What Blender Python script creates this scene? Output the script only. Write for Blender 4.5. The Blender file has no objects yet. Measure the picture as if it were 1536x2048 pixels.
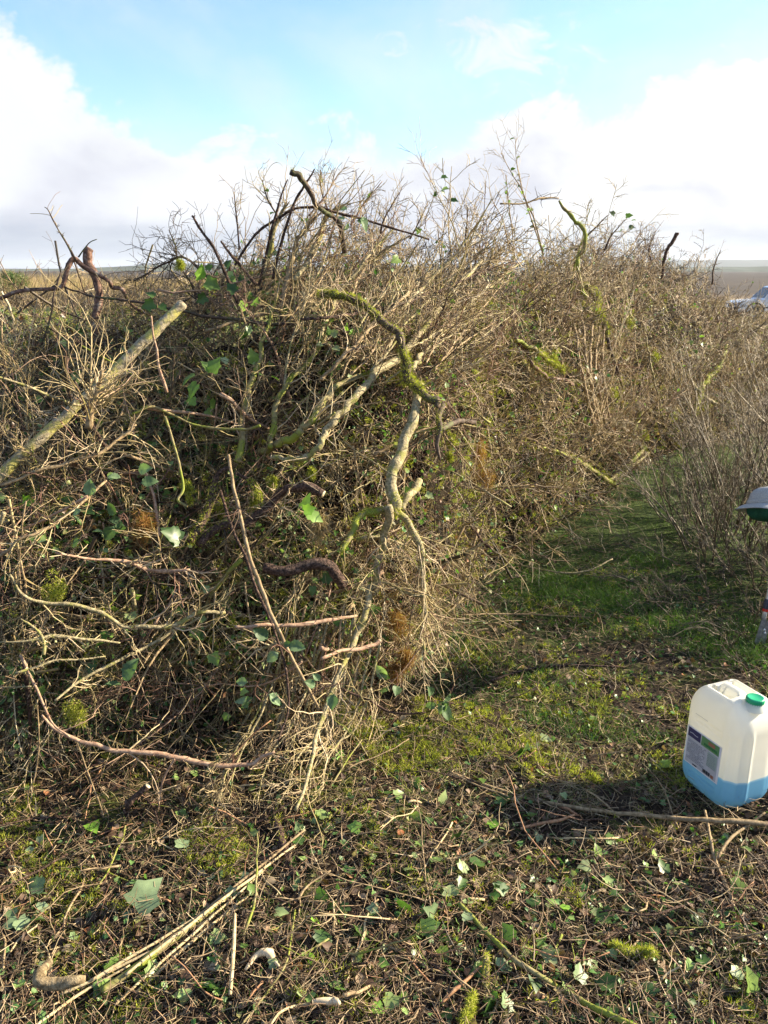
import bpy, math, random
import numpy as np
from math import radians as R_, pi, sin, cos, tan

rng = np.random.default_rng(7)
random.seed(7)
scn = bpy.context.scene
COL = scn.collection

# ------------------------------------------------------------------ camera
CAM_H = 1.55
PITCH = 16.9
FPX = 1595.0                       # focal length in photo pixels (1536 x 2048)
cd = bpy.data.cameras.new('camera')
cam = bpy.data.objects.new('camera', cd)
COL.objects.link(cam)
cam.location = (0, 0, CAM_H)
cam.rotation_euler = (R_(90 - PITCH), 0, 0)
cd.sensor_fit = 'VERTICAL'
cd.sensor_height = 36.0
cd.lens = 36.0 * FPX / 2048.0
cd.clip_start = 0.05
cd.clip_end = 12000
scn.camera = cam
scn.view_settings.view_transform = 'Standard'
scn.view_settings.look = 'None'
scn.view_settings.exposure = 1.78
scn.view_settings.gamma = 1.0
scn.render.film_transparent = False
scn.cycles.max_bounces = 6
scn.cycles.diffuse_bounces = 3
scn.cycles.glossy_bounces = 2
scn.cycles.transmission_bounces = 4
scn.cycles.caustics_reflective = False
scn.cycles.caustics_refractive = False
scn.cycles.use_denoising = True
scn.cycles.denoiser = 'OPENIMAGEDENOISE'
scn.cycles.denoising_input_passes = 'RGB_ALBEDO_NORMAL'
scn.cycles.denoising_prefilter = 'ACCURATE'

# ------------------------------------------------------------------ sun and sky
SUN_AZ, SUN_EL = 75.0, 23.0        # degrees to the right of the view axis, above the horizon
sd = bpy.data.lights.new('sun', 'SUN')
sd.energy = 5.0
sd.angle = R_(0.55)
sd.color = (1.0, 0.86, 0.64)
sun = bpy.data.objects.new('sun', sd)
COL.objects.link(sun)
sun.location = (6, 0, 6)
sun.rotation_euler = (R_(90 - SUN_EL), 0, R_(180 - SUN_AZ) - pi * 0)
# lamp points along -Z; rotate so that it comes from azimuth SUN_AZ (clockwise from +Y)
sx, sy, sz = sin(R_(SUN_AZ)) * cos(R_(SUN_EL)), cos(R_(SUN_AZ)) * cos(R_(SUN_EL)), sin(R_(SUN_EL))
from mathutils import Vector, Matrix
sun.rotation_euler = Vector((sx, sy, sz)).to_track_quat('Z', 'Y').to_euler()

world = bpy.data.worlds.new('World')
scn.world = world
world.use_nodes = True
wt = world.node_tree
wt.nodes.clear()


def N(t, kind, **kw):
    n = t.nodes.new(kind)
    for k, v in kw.items():
        if k.startswith('i_'):
            n.inputs[k[2:].replace('_', ' ')].default_value = v
        else:
            setattr(n, k, v)
    return n


def math_node(t, op, a, b=None, c=None, clamp=False):
    n = t.nodes.new('ShaderNodeMath')
    n.operation = op
    n.use_clamp = clamp
    for i, v in enumerate((a, b, c)):
        if v is None:
            continue
        if isinstance(v, (int, float)):
            n.inputs[i].default_value = v
        else:
            t.links.new(v, n.inputs[i])
    return n.outputs[0]


def maprange(t, v, a, b, c=0.0, d=1.0, smooth=True):
    n = t.nodes.new('ShaderNodeMapRange')
    if smooth:
        n.interpolation_type = 'SMOOTHSTEP'
    t.links.new(v, n.inputs[0])
    for i, x in zip((1, 2, 3, 4), (a, b, c, d)):
        n.inputs[i].default_value = x
    return n.outputs[0]


def mixc(t, f, a, b):
    n = t.nodes.new('ShaderNodeMix')
    n.data_type = 'RGBA'
    for sock, v in ((n.inputs[0], f), (n.inputs[6], a), (n.inputs[7], b)):
        if isinstance(v, (int, float)):
            sock.default_value = v
        elif isinstance(v, (tuple, list)):
            sock.default_value = (v[0], v[1], v[2], 1)
        else:
            t.links.new(v, sock)
    return n.outputs[2]


def ramp(t, fac, stops, interp='LINEAR'):
    n = t.nodes.new('ShaderNodeValToRGB')
    n.color_ramp.interpolation = interp
    el = n.color_ramp.elements
    while len(el) < len(stops):
        el.new(0.5)
    for e, (p, c) in zip(el, stops):
        e.position = p
        e.color = (c[0], c[1], c[2], 1) if isinstance(c, (tuple, list)) else (c, c, c, 1)
    if fac is not None:
        t.links.new(fac, n.inputs[0])
    return n.outputs[0]


def noise(t, vec, scale, detail=4, rough=0.55, dist=0.0, out=0):
    n = t.nodes.new('ShaderNodeTexNoise')
    n.inputs['Scale'].default_value = scale
    n.inputs['Detail'].default_value = detail
    n.inputs['Roughness'].default_value = rough
    n.inputs['Distortion'].default_value = dist
    if vec is not None:
        t.links.new(vec, n.inputs['Vector'])
    return n.outputs[out]


def build_world():
    t = wt
    out = N(t, 'ShaderNodeOutputWorld')
    bg = N(t, 'ShaderNodeBackground')
    sky = N(t, 'ShaderNodeTexSky', sky_type='NISHITA', sun_disc=False)
    sky.sun_elevation = R_(SUN_EL)
    sky.sun_rotation = R_(SUN_AZ)
    sky.altitude = 50
    sky.air_density = 1.0
    sky.dust_density = 0.6
    sky.ozone_density = 2.0
    tc = N(t, 'ShaderNodeTexCoord')
    sep = N(t, 'ShaderNodeSeparateXYZ')
    t.links.new(tc.outputs['Generated'], sep.inputs[0])
    X, Y, Z = sep.outputs
    az = math_node(t, 'MULTIPLY', math_node(t, 'ARCTAN2', X, Y), 180 / pi)
    el = math_node(t, 'MULTIPLY', math_node(t, 'ARCSINE', Z), 180 / pi)
    # upper edge of the cloud bank, degrees of elevation, along the azimuth
    azn = maprange(t, az, -180, 180, smooth=False)
    pts = [(-180, 12), (-60, 14), (-32, 14), (-23, 13.2), (-13.5, 8.0), (-4, 8.0), (3.4, 6.9), (6, 8.6), (13.8, 9.4), (18, 11.0), (23.2, 12.6), (40, 16), (100, 14), (180, 12)]
    bnd = ramp(t, azn, [((a + 180) / 360, e / 40.0) for a, e in pts])
    bnd = math_node(t, 'MULTIPLY', bnd, 40.0)
    mp = N(t, 'ShaderNodeMapping')
    t.links.new(tc.outputs['Generated'], mp.inputs[0])
    mp.inputs['Scale'].default_value = (1, 1, 1.5)
    n1 = noise(t, mp.outputs[0], 7.0, 8, 0.6, 0.3)
    n1c = math_node(t, 'MULTIPLY', math_node(t, 'SUBTRACT', n1, 0.5), 13.0)
    d = math_node(t, 'SUBTRACT', math_node(t, 'ADD', bnd, n1c), el)
    m1 = maprange(t, d, -0.3, 1.0)
    # the loose wisp above right of centre
    n2 = noise(t, mp.outputs[0], 13.0, 10, 0.68, 1.4)
    ga = math_node(t, 'DIVIDE', math_node(t, 'SUBTRACT', az, 7.6), 8.5)
    ge = math_node(t, 'DIVIDE', math_node(t, 'SUBTRACT', el, 13.3), 2.9)
    r2 = math_node(t, 'ADD', math_node(t, 'MULTIPLY', ga, ga), math_node(t, 'MULTIPLY', ge, ge))
    g = math_node(t, 'SUBTRACT', 1.0, r2)
    w = math_node(t, 'ADD', math_node(t, 'MULTIPLY', g, 0.22), math_node(t, 'MULTIPLY', math_node(t, 'SUBTRACT', n2, 0.5), 1.5))
    m2 = maprange(t, w, 0.03, 0.42)
    m2 = math_node(t, 'MULTIPLY', m2, 0.85)
    # thin veil top left
    n3 = noise(t, mp.outputs[0], 4.0, 6, 0.6, 0.4)
    m3 = math_node(t, 'MULTIPLY', maprange(t, n3, 0.42, 0.75), 0.42)
    # general cloud field for the rest of the sky, overhead and behind
    n4 = noise(t, mp.outputs[0], 2.6, 6, 0.6)
    m4 = math_node(t, 'MULTIPLY', maprange(t, n4, 0.5, 0.7), maprange(t, el, 18, 30, 0, 0.6))
    m = math_node(t, 'MAXIMUM', math_node(t, 'MAXIMUM', m1, m2), math_node(t, 'MAXIMUM', m3, m4))
    # cloud brightness: soft grey folds, bluish band near the horizon, warmer towards the sun
    n5 = noise(t, mp.outputs[0], 5.0, 5, 0.5, 0.2)
    mpl = N(t, 'ShaderNodeMapping')
    t.links.new(tc.outputs['Generated'], mpl.inputs[0])
    mpl.inputs['Scale'].default_value = (1, 1, 9)
    n6 = noise(t, mpl.outputs[0], 3.5, 5, 0.5, 0.1)
    c_hi = mixc(t, maprange(t, az, -5, 24), (0.318, 0.325, 0.343), (0.385, 0.38, 0.36))
    cl = mixc(t, maprange(t, n5, 0.40, 0.66), c_hi, (0.235, 0.242, 0.275))
    low = maprange(t, math_node(t, 'ADD', el, math_node(t, 'MULTIPLY', math_node(t, 'SUBTRACT', n6, 0.5), 7.0)), 0.2, 4.6, 1.0, 0.0)
    cl = mixc(t, math_node(t, 'MULTIPLY', low, 0.8), cl, (0.135, 0.158, 0.200))
    rim = maprange(t, d, 0.5, 4.0, 1.0, 0.0)
    cl = mixc(t, math_node(t, 'MULTIPLY', rim, 0.6), cl, (0.335, 0.343, 0.35))
    # blue of the sky
    skc = N(t, 'ShaderNodeVectorMath', operation='MULTIPLY')
    t.links.new(sky.outputs[0], skc.inputs[0])
    skc.inputs[1].default_value = (0.082, 0.090, 0.099)
    fin = mixc(t, m, skc.outputs[0], cl)
    # the hazy ground side of the sphere
    t.links.new(fin, bg.inputs[0])
    bg.inputs[1].default_value = 0.90
    t.links.new(bg.outputs[0], out.inputs[0])


build_world()

# ------------------------------------------------------------------ projecting helper
CP, SP = cos(R_(PITCH)), sin(R_(PITCH))


def ray(px, py):
    u = (np.asarray(px, float) - 768) / FPX
    v = (1024 - np.asarray(py, float)) / FPX
    return u, CP + v * SP, -SP + v * CP         # per unit of view depth


def at(px, py, Y):
    """world point on the pixel's sight line at the forward distance Y"""
    dx, dy, dz = ray(px, py)
    t = np.asarray(Y, float) / dy
    return np.stack([dx * t, dy * t, CAM_H + dz * t], -1)


def project(P):
    P = np.asarray(P, float)
    y, z = P[..., 1], P[..., 2] - CAM_H
    dep = y * CP - z * SP
    up = y * SP + z * CP
    dep = np.maximum(dep, 1e-3)
    return 768 + FPX * P[..., 0] / dep, 1024 - FPX * up / dep, dep


def gz(x, y):
    """ground height"""
    x = np.asarray(x, float)
    y = np.asarray(y, float)
    h = 0.016 * np.sin(2.3 * x + 1.1 * y) + 0.012 * np.sin(4.7 * x - 3.1 * y + 1.0) + 0.008 * np.sin(9.1 * x + 7.3 * y) + 0.006 * np.sin(17 * x - 13 * y + 2)
    r = np.hypot(x, y)
    h = h * np.clip(1.3 - r / 30, 0.2, 1)
    drop = np.clip((r - 14) / 22, 0, 1)
    drop = drop * drop * (3 - 2 * drop)
    side = np.clip((x + 2) / 12, 0, 1)
    return h - 0.9 * drop * side - 0.2 * drop


# ------------------------------------------------------------------ shape of the heap
FOOT = [(-260, 1560), (0, 1530), (200, 1500), (400, 1480), (550, 1470), (700, 1400), (850, 1350), (920, 1230), (1000, 1150), (1100, 1100), (1200, 1000), (1280, 940), (1400, 905), (1536, 870), (1800, 840)]
TOPS = [(-260, 630, 3.4), (0, 632, 3.4), (200, 645, 3.4), (330, 610, 3.4), (400, 560, 3.45), (500, 510, 3.5), (600, 465, 3.5), (700, 468, 3.6), (800, 505, 3.8), (900, 530, 4.1), (1000, 525, 4.6), (1100, 515, 5.5), (1200, 500, 6.6), (1300, 515, 7.6), (1400, 552, 8.6), (1450, 622, 9.3), (1536, 662, 10.0), (1800, 665, 11.0)]
_fa, _fy = [], []
for px, py in FOOT:
    dx, dy, dz = ray(px, py)
    _fa.append(float(dx / dy)); _fy.append(float(CAM_H * dy / -dz))
_ta, _ty, _tz = [], [], []
for px, py, yy in TOPS:
    p = at(px, py, yy)
    _ta.append(float(p[0] / p[1])); _ty.append(yy); _tz.append(float(p[2]))
_fa, _fy, _ta, _ty, _tz = map(np.array, (_fa, _fy, _ta, _ty, _tz))


def heap(x, y, off=0.0):
    x = np.asarray(x, float); y = np.asarray(y, float)
    a = x / np.maximum(y, 0.1)
    yf = np.interp(a, _fa, _fy) + off
    yr = np.maximum(np.interp(a, _ta, _ty), yf + 0.5)
    zr = np.interp(a, _ta, _tz) - off * 0.8
    bump = 0.10 * np.sin(3.1 * x + 2.2 * y) + 0.07 * np.sin(7.3 * x - 4.1 * y + 1.3) + 0.04 * np.sin(13 * x + 11 * y)
    s = (y - yf + bump * 0.8) / (yr - yf)
    up = zr * np.clip(s, 0, 1) ** 0.5
    back = zr * np.clip(1 - ((y - yr) / 1.7) ** 2, 0, 1)
    h = np.where(y < yr, up, back)
    h = np.where((y > yr + 1.7) | (s <= 0), 0, h)
    return np.maximum(h, gz(x, y))


def hit(px, py, off=0.0):
    """forward distance at which the sight line meets heap or ground"""
    px = np.atleast_1d(np.asarray(px, float)); py = np.atleast_1d(np.asarray(py, float))
    dx, dy, dz = ray(px, py)
    res = np.full(px.shape, np.nan)
    for Y in np.arange(1.0, 13.0, 0.03):
        t = Y / dy
        z = CAM_H + dz * t
        h = heap(dx * t, np.full(px.shape, Y), off)
        m = np.isnan(res) & (z <= h)
        res[m] = Y
    return res


# ------------------------------------------------------------------ materials
MATS = {}


def new_mat(name):
    m = bpy.data.materials.new(name)
    m.use_nodes = True
    m.node_tree.nodes.clear()
    MATS[name] = m
    return m, m.node_tree


def finish(t, bsdf, disp=None):
    o = N(t, 'ShaderNodeOutputMaterial')
    t.links.new(bsdf, o.inputs[0])


def principled(t, color, rough=0.6, spec=0.3, bump=None, bstr=0.3, bdist=0.002, **kw):
    b = N(t, 'ShaderNodeBsdfPrincipled')
    if isinstance(color, (tuple, list)):
        b.inputs['Base Color'].default_value = (color[0], color[1], color[2], 1)
    else:
        t.links.new(color, b.inputs['Base Color'])
    if isinstance(rough, (int, float)):
        b.inputs['Roughness'].default_value = rough
    else:
        t.links.new(rough, b.inputs['Roughness'])
    b.inputs['Specular IOR Level'].default_value = spec
    for k, v in kw.items():
        b.inputs[k.replace('_', ' ')].default_value = v
    if bump is not None:
        bn = N(t, 'ShaderNodeBump')
        bn.inputs['Strength'].default_value = bstr
        bn.inputs['Distance'].default_value = bdist
        t.links.new(bump, bn.inputs['Height'])
        t.links.new(bn.outputs[0], b.inputs['Normal'])
    return b.outputs[0]


def attr(t, name='tint'):
    a = N(t, 'ShaderNodeAttribute')
    a.attribute_name = name
    return a.outputs['Fac']


def geo_pos(t):
    return N(t, 'ShaderNodeNewGeometry').outputs['Position']


def obj_co(t):
    return N(t, 'ShaderNodeTexCoord').outputs['Object']


def mat_twig(name, stops, rough=0.55, spec=0.35):
    m, t = new_mat(name)
    c = ramp(t, attr(t), stops)
    n = noise(t, geo_pos(t), 60, 3)
    c2 = N(t, 'ShaderNodeHueSaturation')
    t.links.new(c, c2.inputs['Color'])
    t.links.new(maprange(t, n, 0.3, 0.7, 0.65, 1.25, False), c2.inputs['Value'])
    finish(t, principled(t, c2.outputs[0], rough, spec))
    return m


mat_twig('brush_twigs', [(0.0, (0.04, 0.032, 0.022)), (0.20, (0.11, 0.075, 0.043)), (0.40, (0.33, 0.24, 0.125)), (0.55, (0.34, 0.27, 0.11)), (0.70, (0.58, 0.455, 0.28)), (0.85, (0.22, 0.115, 0.075)), (0.92, (0.10, 0.065, 0.045)), (1.0, (0.54, 0.46, 0.31))])
mat_twig('shrub_twigs', [(0.0, (0.05, 0.038, 0.026)), (0.45, (0.13, 0.098, 0.062)), (0.78, (0.24, 0.19, 0.12)), (1.0, (0.40, 0.33, 0.22))])
mat_twig('litter_twigs', [(0.0, (0.06, 0.040, 0.028)), (0.35, (0.12, 0.08, 0.045)), (0.62, (0.27, 0.19, 0.105)), (0.84, (0.47, 0.36, 0.21)), (0.94, (0.24, 0.11, 0.06)), (1.0, (0.52, 0.43, 0.27))])


def mat_bark(name, c1, c2, c3=None, scale=70, patch=8, thr=(0.5, 0.62), bstr=0.7, bdist=0.003):
    m, t = new_mat(name)
    p = geo_pos(t)
    n = noise(t, p, scale, 5, 0.65)
    c = mixc(t, maprange(t, n, 0.35, 0.65), c1, c2)
    if c3:
        n2 = noise(t, p, patch, 4, 0.6)
        c = mixc(t, maprange(t, n2, *thr), c, c3)
    finish(t, principled(t, c, 0.75, 0.2, bump=n, bstr=bstr, bdist=bdist))
    return m


mat_bark('bark_pale', (0.15, 0.125, 0.065), (0.40, 0.335, 0.195), (0.22, 0.21, 0.06), patch=22, thr=(0.5, 0.64), scale=110, bstr=1.0, bdist=0.004)
mat_bark('bark_root', (0.14, 0.10, 0.05), (0.34, 0.26, 0.15), (0.10, 0.075, 0.045), patch=25, bstr=1.0, bdist=0.008)
mat_bark('bark_tan', (0.17, 0.12, 0.065), (0.36, 0.265, 0.15), None)
mat_bark('bark_brown', (0.028, 0.018, 0.014), (0.12, 0.072, 0.052), (0.20, 0.13, 0.10), scale=120, patch=60, thr=(0.5, 0.75), bstr=1.0, bdist=0.012)
mat_bark('bark_reddish', (0.07, 0.04, 0.03), (0.24, 0.14, 0.10), (0.34, 0.28, 0.23), patch=30, thr=(0.54, 0.7), bdist=0.006)
mat_bark('bark_dark', (0.045, 0.032, 0.025), (0.12, 0.085, 0.06), (0.09, 0.10, 0.04), patch=10)
mat_bark('bark_pink', (0.26, 0.155, 0.10), (0.42, 0.29, 0.195), None)
mat_bark('bark_lichen', (0.15, 0.125, 0.08), (0.37, 0.32, 0.22), (0.36, 0.33, 0.10), scale=90, patch=16, thr=(0.44, 0.60), bstr=1.0, bdist=0.005)
mat_bark('bark_mossy', (0.16, 0.13, 0.06), (0.30, 0.25, 0.12), (0.20, 0.23, 0.035), patch=12, thr=(0.42, 0.58))
mat_bark('straw_stem', (0.42, 0.31, 0.16), (0.60, 0.48, 0.28), None)
mat_bark('splinter_wood', (0.26, 0.13, 0.07), (0.42, 0.24, 0.13), None, bstr=0.4)
mat_bark('cut_wood', (0.55, 0.42, 0.25), (0.68, 0.55, 0.36), None, bstr=0.2)


def mat_leafy(name, stops, trans=0.35, rough=0.4, spec=0.4, use_tint=True, nscale=40):
    m, t = new_mat(name)
    if use_tint:
        c = ramp(t, attr(t), stops)
    else:
        oi = N(t, 'ShaderNodeObjectInfo')
        c = ramp(t, oi.outputs['Random'], stops)
    n = noise(t, geo_pos(t), nscale, 4)
    hs = N(t, 'ShaderNodeHueSaturation')
    t.links.new(c, hs.inputs['Color'])
    t.links.new(maprange(t, n, 0.3, 0.7, 0.75, 1.25, False), hs.inputs['Value'])
    c = hs.outputs[0]
    b = principled(t, c, rough, spec)
    tr = N(t, 'ShaderNodeBsdfTranslucent')
    g = N(t, 'ShaderNodeVectorMath', operation='MULTIPLY')
    t.links.new(c, g.inputs[0])
    g.inputs[1].default_value = (1.3, 1.5, 0.6)
    t.links.new(g.outputs[0], tr.inputs[0])
    mx = N(t, 'ShaderNodeMixShader')
    mx.inputs[0].default_value = trans
    t.links.new(b, mx.inputs[1])
    t.links.new(tr.outputs[0], mx.inputs[2])
    finish(t, mx.outputs[0])
    return m


mat_leafy('ivy_green', [(0, (0.04, 0.085, 0.022)), (0.35, (0.10, 0.18, 0.04)), (0.6, (0.20, 0.30, 0.07)), (0.8, (0.32, 0.38, 0.19)), (1, (0.19, 0.38, 0.035))], 0.35, use_tint=False)
mat_leafy('ivy_pale', [(0, (0.15, 0.23, 0.10)), (1, (0.28, 0.36, 0.20))], 0.3, 0.45, 0.3, use_tint=False)
mat_leafy('bramble_green', [(0, (0.05, 0.085, 0.035)), (0.5, (0.11, 0.18, 0.08)), (1, (0.24, 0.32, 0.18))], 0.3, 0.5, 0.25, use_tint=False)
mat_leafy('leaf_mix', [(0, (0.05, 0.12, 0.04)), (0.3, (0.10, 0.22, 0.05)), (0.5, (0.20, 0.30, 0.12)), (0.62, (0.30, 0.28, 0.10)), (0.7, (0.20, 0.10, 0.05)), (0.85, (0.12, 0.07, 0.045)), (1, (0.32, 0.22, 0.13))], 0.3)
mat_leafy('dead_leaf', [(0, (0.03, 0.02, 0.015)), (0.45, (0.08, 0.048, 0.03)), (0.75, (0.16, 0.10, 0.065)), (0.92, (0.30, 0.24, 0.16)), (1, (0.34, 0.13, 0.05))], 0.2, 0.6, 0.25)
mat_leafy('moss_green', [(0, (0.12, 0.13, 0.02)), (0.5, (0.31, 0.33, 0.05)), (0.8, (0.47, 0.48, 0.08)), (1, (0.54, 0.50, 0.17))], 0.35, 0.8, 0.1)
mat_leafy('moss_rusty', [(0, (0.12, 0.055, 0.022)), (0.5, (0.30, 0.15, 0.055)), (1, (0.42, 0.29, 0.10))], 0.35, 0.8, 0.1)
mat_leafy('grass_green', [(0, (0.04, 0.085, 0.02)), (0.5, (0.085, 0.165, 0.035)), (0.8, (0.13, 0.19, 0.05)), (0.9, (0.32, 0.28, 0.13)), (1, (0.48, 0.40, 0.22))], 0.35, 0.5, 0.3)
mat_leafy('reed_tan', [(0, (0.22, 0.155, 0.085)), (0.6, (0.36, 0.27, 0.15)), (1, (0.46, 0.36, 0.21))], 0.2, 0.7, 0.1)
mat_leafy('gorse_green', [(0, (0.04, 0.075, 0.02)), (0.6, (0.10, 0.15, 0.045)), (1, (0.20, 0.24, 0.09))], 0.2, 0.6, 0.2)


def mat_ground():
    m, t = new_mat('ground_soil')
    p = geo_pos(t)
    sep = N(t, 'ShaderNodeSeparateXYZ')
    t.links.new(p, sep.inputs[0])
    X, Y, Z = sep.outputs
    n1 = noise(t, p, 45, 6, 0.7)
    n2 = noise(t, p, 3.2, 5, 0.6)
    n3 = noise(t, p, 11, 5, 0.6)
    soil = ramp(t, n1, [(0.3, (0.012, 0.009, 0.006)), (0.5, (0.034, 0.023, 0.015)), (0.68, (0.085, 0.058, 0.037))])
    moss = ramp(t, n1, [(0.3, (0.035, 0.045, 0.010)), (0.6, (0.13, 0.15, 0.025)), (0.75, (0.24, 0.25, 0.05))])
    mm = math_node(t, 'MULTIPLY', maprange(t, math_node(t, 'ADD', n2, math_node(t, 'MULTIPLY', n3, 0.5)), 0.76, 0.9), 0.7)
    near = mixc(t, mm, soil, moss)
    grass = ramp(t, n1, [(0.3, (0.028, 0.05, 0.014)), (0.6, (0.075, 0.12, 0.028)), (0.8, (0.13, 0.16, 0.05))])
    pm = maprange(t, math_node(t, 'ADD', Y, math_node(t, 'MULTIPLY', n2, 3.0)), 4.2, 5.4)
    c = mixc(t, math_node(t, 'MULTIPLY', pm, 0.8), near, grass)
    # farther off: rough pasture, then brown bog
    nf = noise(t, p, 0.35, 6, 0.6)
    nb = noise(t, p, 0.02, 5, 0.6)
    past = ramp(t, nf, [(0.3, (0.10, 0.11, 0.03)), (0.5, (0.19, 0.20, 0.055)), (0.7, (0.30, 0.29, 0.09))])
    c = mixc(t, maprange(t, Y, 9, 16), c, past)
    bog = ramp(t, nf, [(0.3, (0.12, 0.085, 0.055)), (0.55, (0.20, 0.145, 0.09)), (0.75, (0.29, 0.22, 0.14))])
    edge = math_node(t, 'ADD', Y, math_node(t, 'MULTIPLY', nf, 8))
    c = mixc(t, maprange(t, edge, 40, 46), c, bog)
    dk = ramp(t, nb, [(0.4, (0.040, 0.034, 0.030)), (0.6, (0.075, 0.060, 0.046))])
    c = mixc(t, maprange(t, Y, 72, 105), c, dk)
    h = math_node(t, 'ADD', n1, n3)
    finish(t, principled(t, c, 0.9, 0.15, bump=h, bstr=0.9, bdist=0.02))


mat_ground()


def mat_plain(name, col, rough=0.5, spec=0.5, metal=0.0, nscale=None, var=0.15, coat=0.0):
    m, t = new_mat(name)
    c = col
    bump = None
    if nscale:
        n = noise(t, obj_co(t), nscale, 5, 0.6)
        c = mixc(t, maprange(t, n, 0.3, 0.7), tuple(x * (1 - var) for x in col), tuple(min(1, x * (1 + var)) for x in col))
        bump = n
    finish(t, principled(t, c, rough, spec, bump=bump if 'cloth' in name else None, bstr=0.15, bdist=0.001, Metallic=metal, Coat_Weight=coat))


mat_plain('hill_far', (0.06, 0.07, 0.06), 0.95, 0.05)
mat_plain('hill_near', (0.085, 0.10, 0.075), 0.95, 0.05, nscale=0.02, var=0.35)
mat_plain('heap_shade_sheet', (0.018, 0.014, 0.009), 0.95, 0.05, nscale=25, var=0.6)  # near-black colour that paints the shade seen between the twigs
mat_plain('green_plastic', (0.015, 0.36, 0.16), 0.38, 0.5, nscale=40, var=0.08)
mat_plain('label_paper', (0.50, 0.50, 0.52), 0.45, 0.4, nscale=60, var=0.07)
mat_plain('label_margin', (0.76, 0.74, 0.75), 0.45, 0.4)
mat_plain('label_navy', (0.04, 0.04, 0.11), 0.4, 0.4)
mat_plain('label_green', (0.13, 0.28, 0.11), 0.4, 0.4)
mat_plain('label_green_dark', (0.03, 0.17, 0.06), 0.4, 0.4)
mat_plain('label_panel', (0.34, 0.42, 0.37), 0.4, 0.4)
mat_plain('label_ink', (0.27, 0.27, 0.30), 0.4, 0.4)
mat_plain('label_black', (0.03, 0.03, 0.035), 0.4, 0.4)
mat_plain('label_red', (0.34, 0.15, 0.09), 0.4, 0.4)
mat_plain('label_white', (0.75, 0.75, 0.78), 0.4, 0.4)
mat_plain('grey_cloth', (0.38, 0.38, 0.36), 0.9, 0.1, nscale=300, var=0.25)
mat_plain('green_cloth', (0.02, 0.085, 0.055), 0.9, 0.1, nscale=300, var=0.25)
mat_plain('tool_steel', (0.30, 0.31, 0.33), 0.38, 0.5, metal=0.8, nscale=60, var=0.3)
mat_plain('tool_tube', (0.62, 0.63, 0.65), 0.35, 0.5, metal=0.5)
mat_plain('tool_grip', (0.045, 0.05, 0.075), 0.6, 0.4, nscale=120)
mat_plain('tool_red', (0.55, 0.025, 0.02), 0.45, 0.5)
mat_plain('car_paint', (0.72, 0.74, 0.76), 0.25, 0.5, coat=0.6)
mat_plain('car_glass', (0.03, 0.04, 0.05), 0.08, 0.8)
mat_plain('car_black', (0.02, 0.02, 0.02), 0.6, 0.3)
mat_plain('car_chrome', (0.5, 0.5, 0.5), 0.25, 0.6, metal=1.0)
mat_plain('car_lamp', (0.65, 0.68, 0.72), 0.12, 0.8)


def mat_can(name, col, tr):
    m, t = new_mat(name)
    p = obj_co(t)
    n = noise(t, p, 14, 5, 0.6)
    ns = noise(t, p, 60, 5, 0.7)
    c = mixc(t, maprange(t, n, 0.35, 0.7), col, tuple(x * 0.93 for x in col))
    c = mixc(t, math_node(t, 'MULTIPLY', maprange(t, ns, 0.66, 0.78), 0.10), c, (0.35, 0.3, 0.2))
    nb = noise(t, p, 8, 2, 0.4)
    if name == 'can_liquid':      # the milky wall lightens where the liquid thins out at its surface
        sp = N(t, 'ShaderNodeSeparateXYZ'); t.links.new(p, sp.inputs[0])
        c = mixc(t, maprange(t, math_node(t, 'ADD', sp.outputs[2], math_node(t, 'MULTIPLY', n, 0.004)), 0.104, 0.1145), c, (0.50, 0.68, 0.74))
        c = mixc(t, maprange(t, sp.outputs[2], 0.0, 0.03, 0.35, 0.0), c, (0.16, 0.13, 0.08))
    b = principled(t, c, 0.42, 0.35, bump=nb, bstr=0.25, bdist=0.004)
    trn = N(t, 'ShaderNodeBsdfTranslucent')
    trn.inputs[0].default_value = (tr[0], tr[1], tr[2], 1)
    mx = N(t, 'ShaderNodeMixShader')
    mx.inputs[0].default_value = 0.38
    t.links.new(b, mx.inputs[1])
    t.links.new(trn.outputs[0], mx.inputs[2])
    finish(t, mx.outputs[0])


mat_can('can_plastic', (0.80, 0.80, 0.74), (0.95, 0.92, 0.80))
mat_can('can_liquid', (0.13, 0.33, 0.53), (0.2, 0.5, 0.8))

# ------------------------------------------------------------------ mesh building


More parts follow.
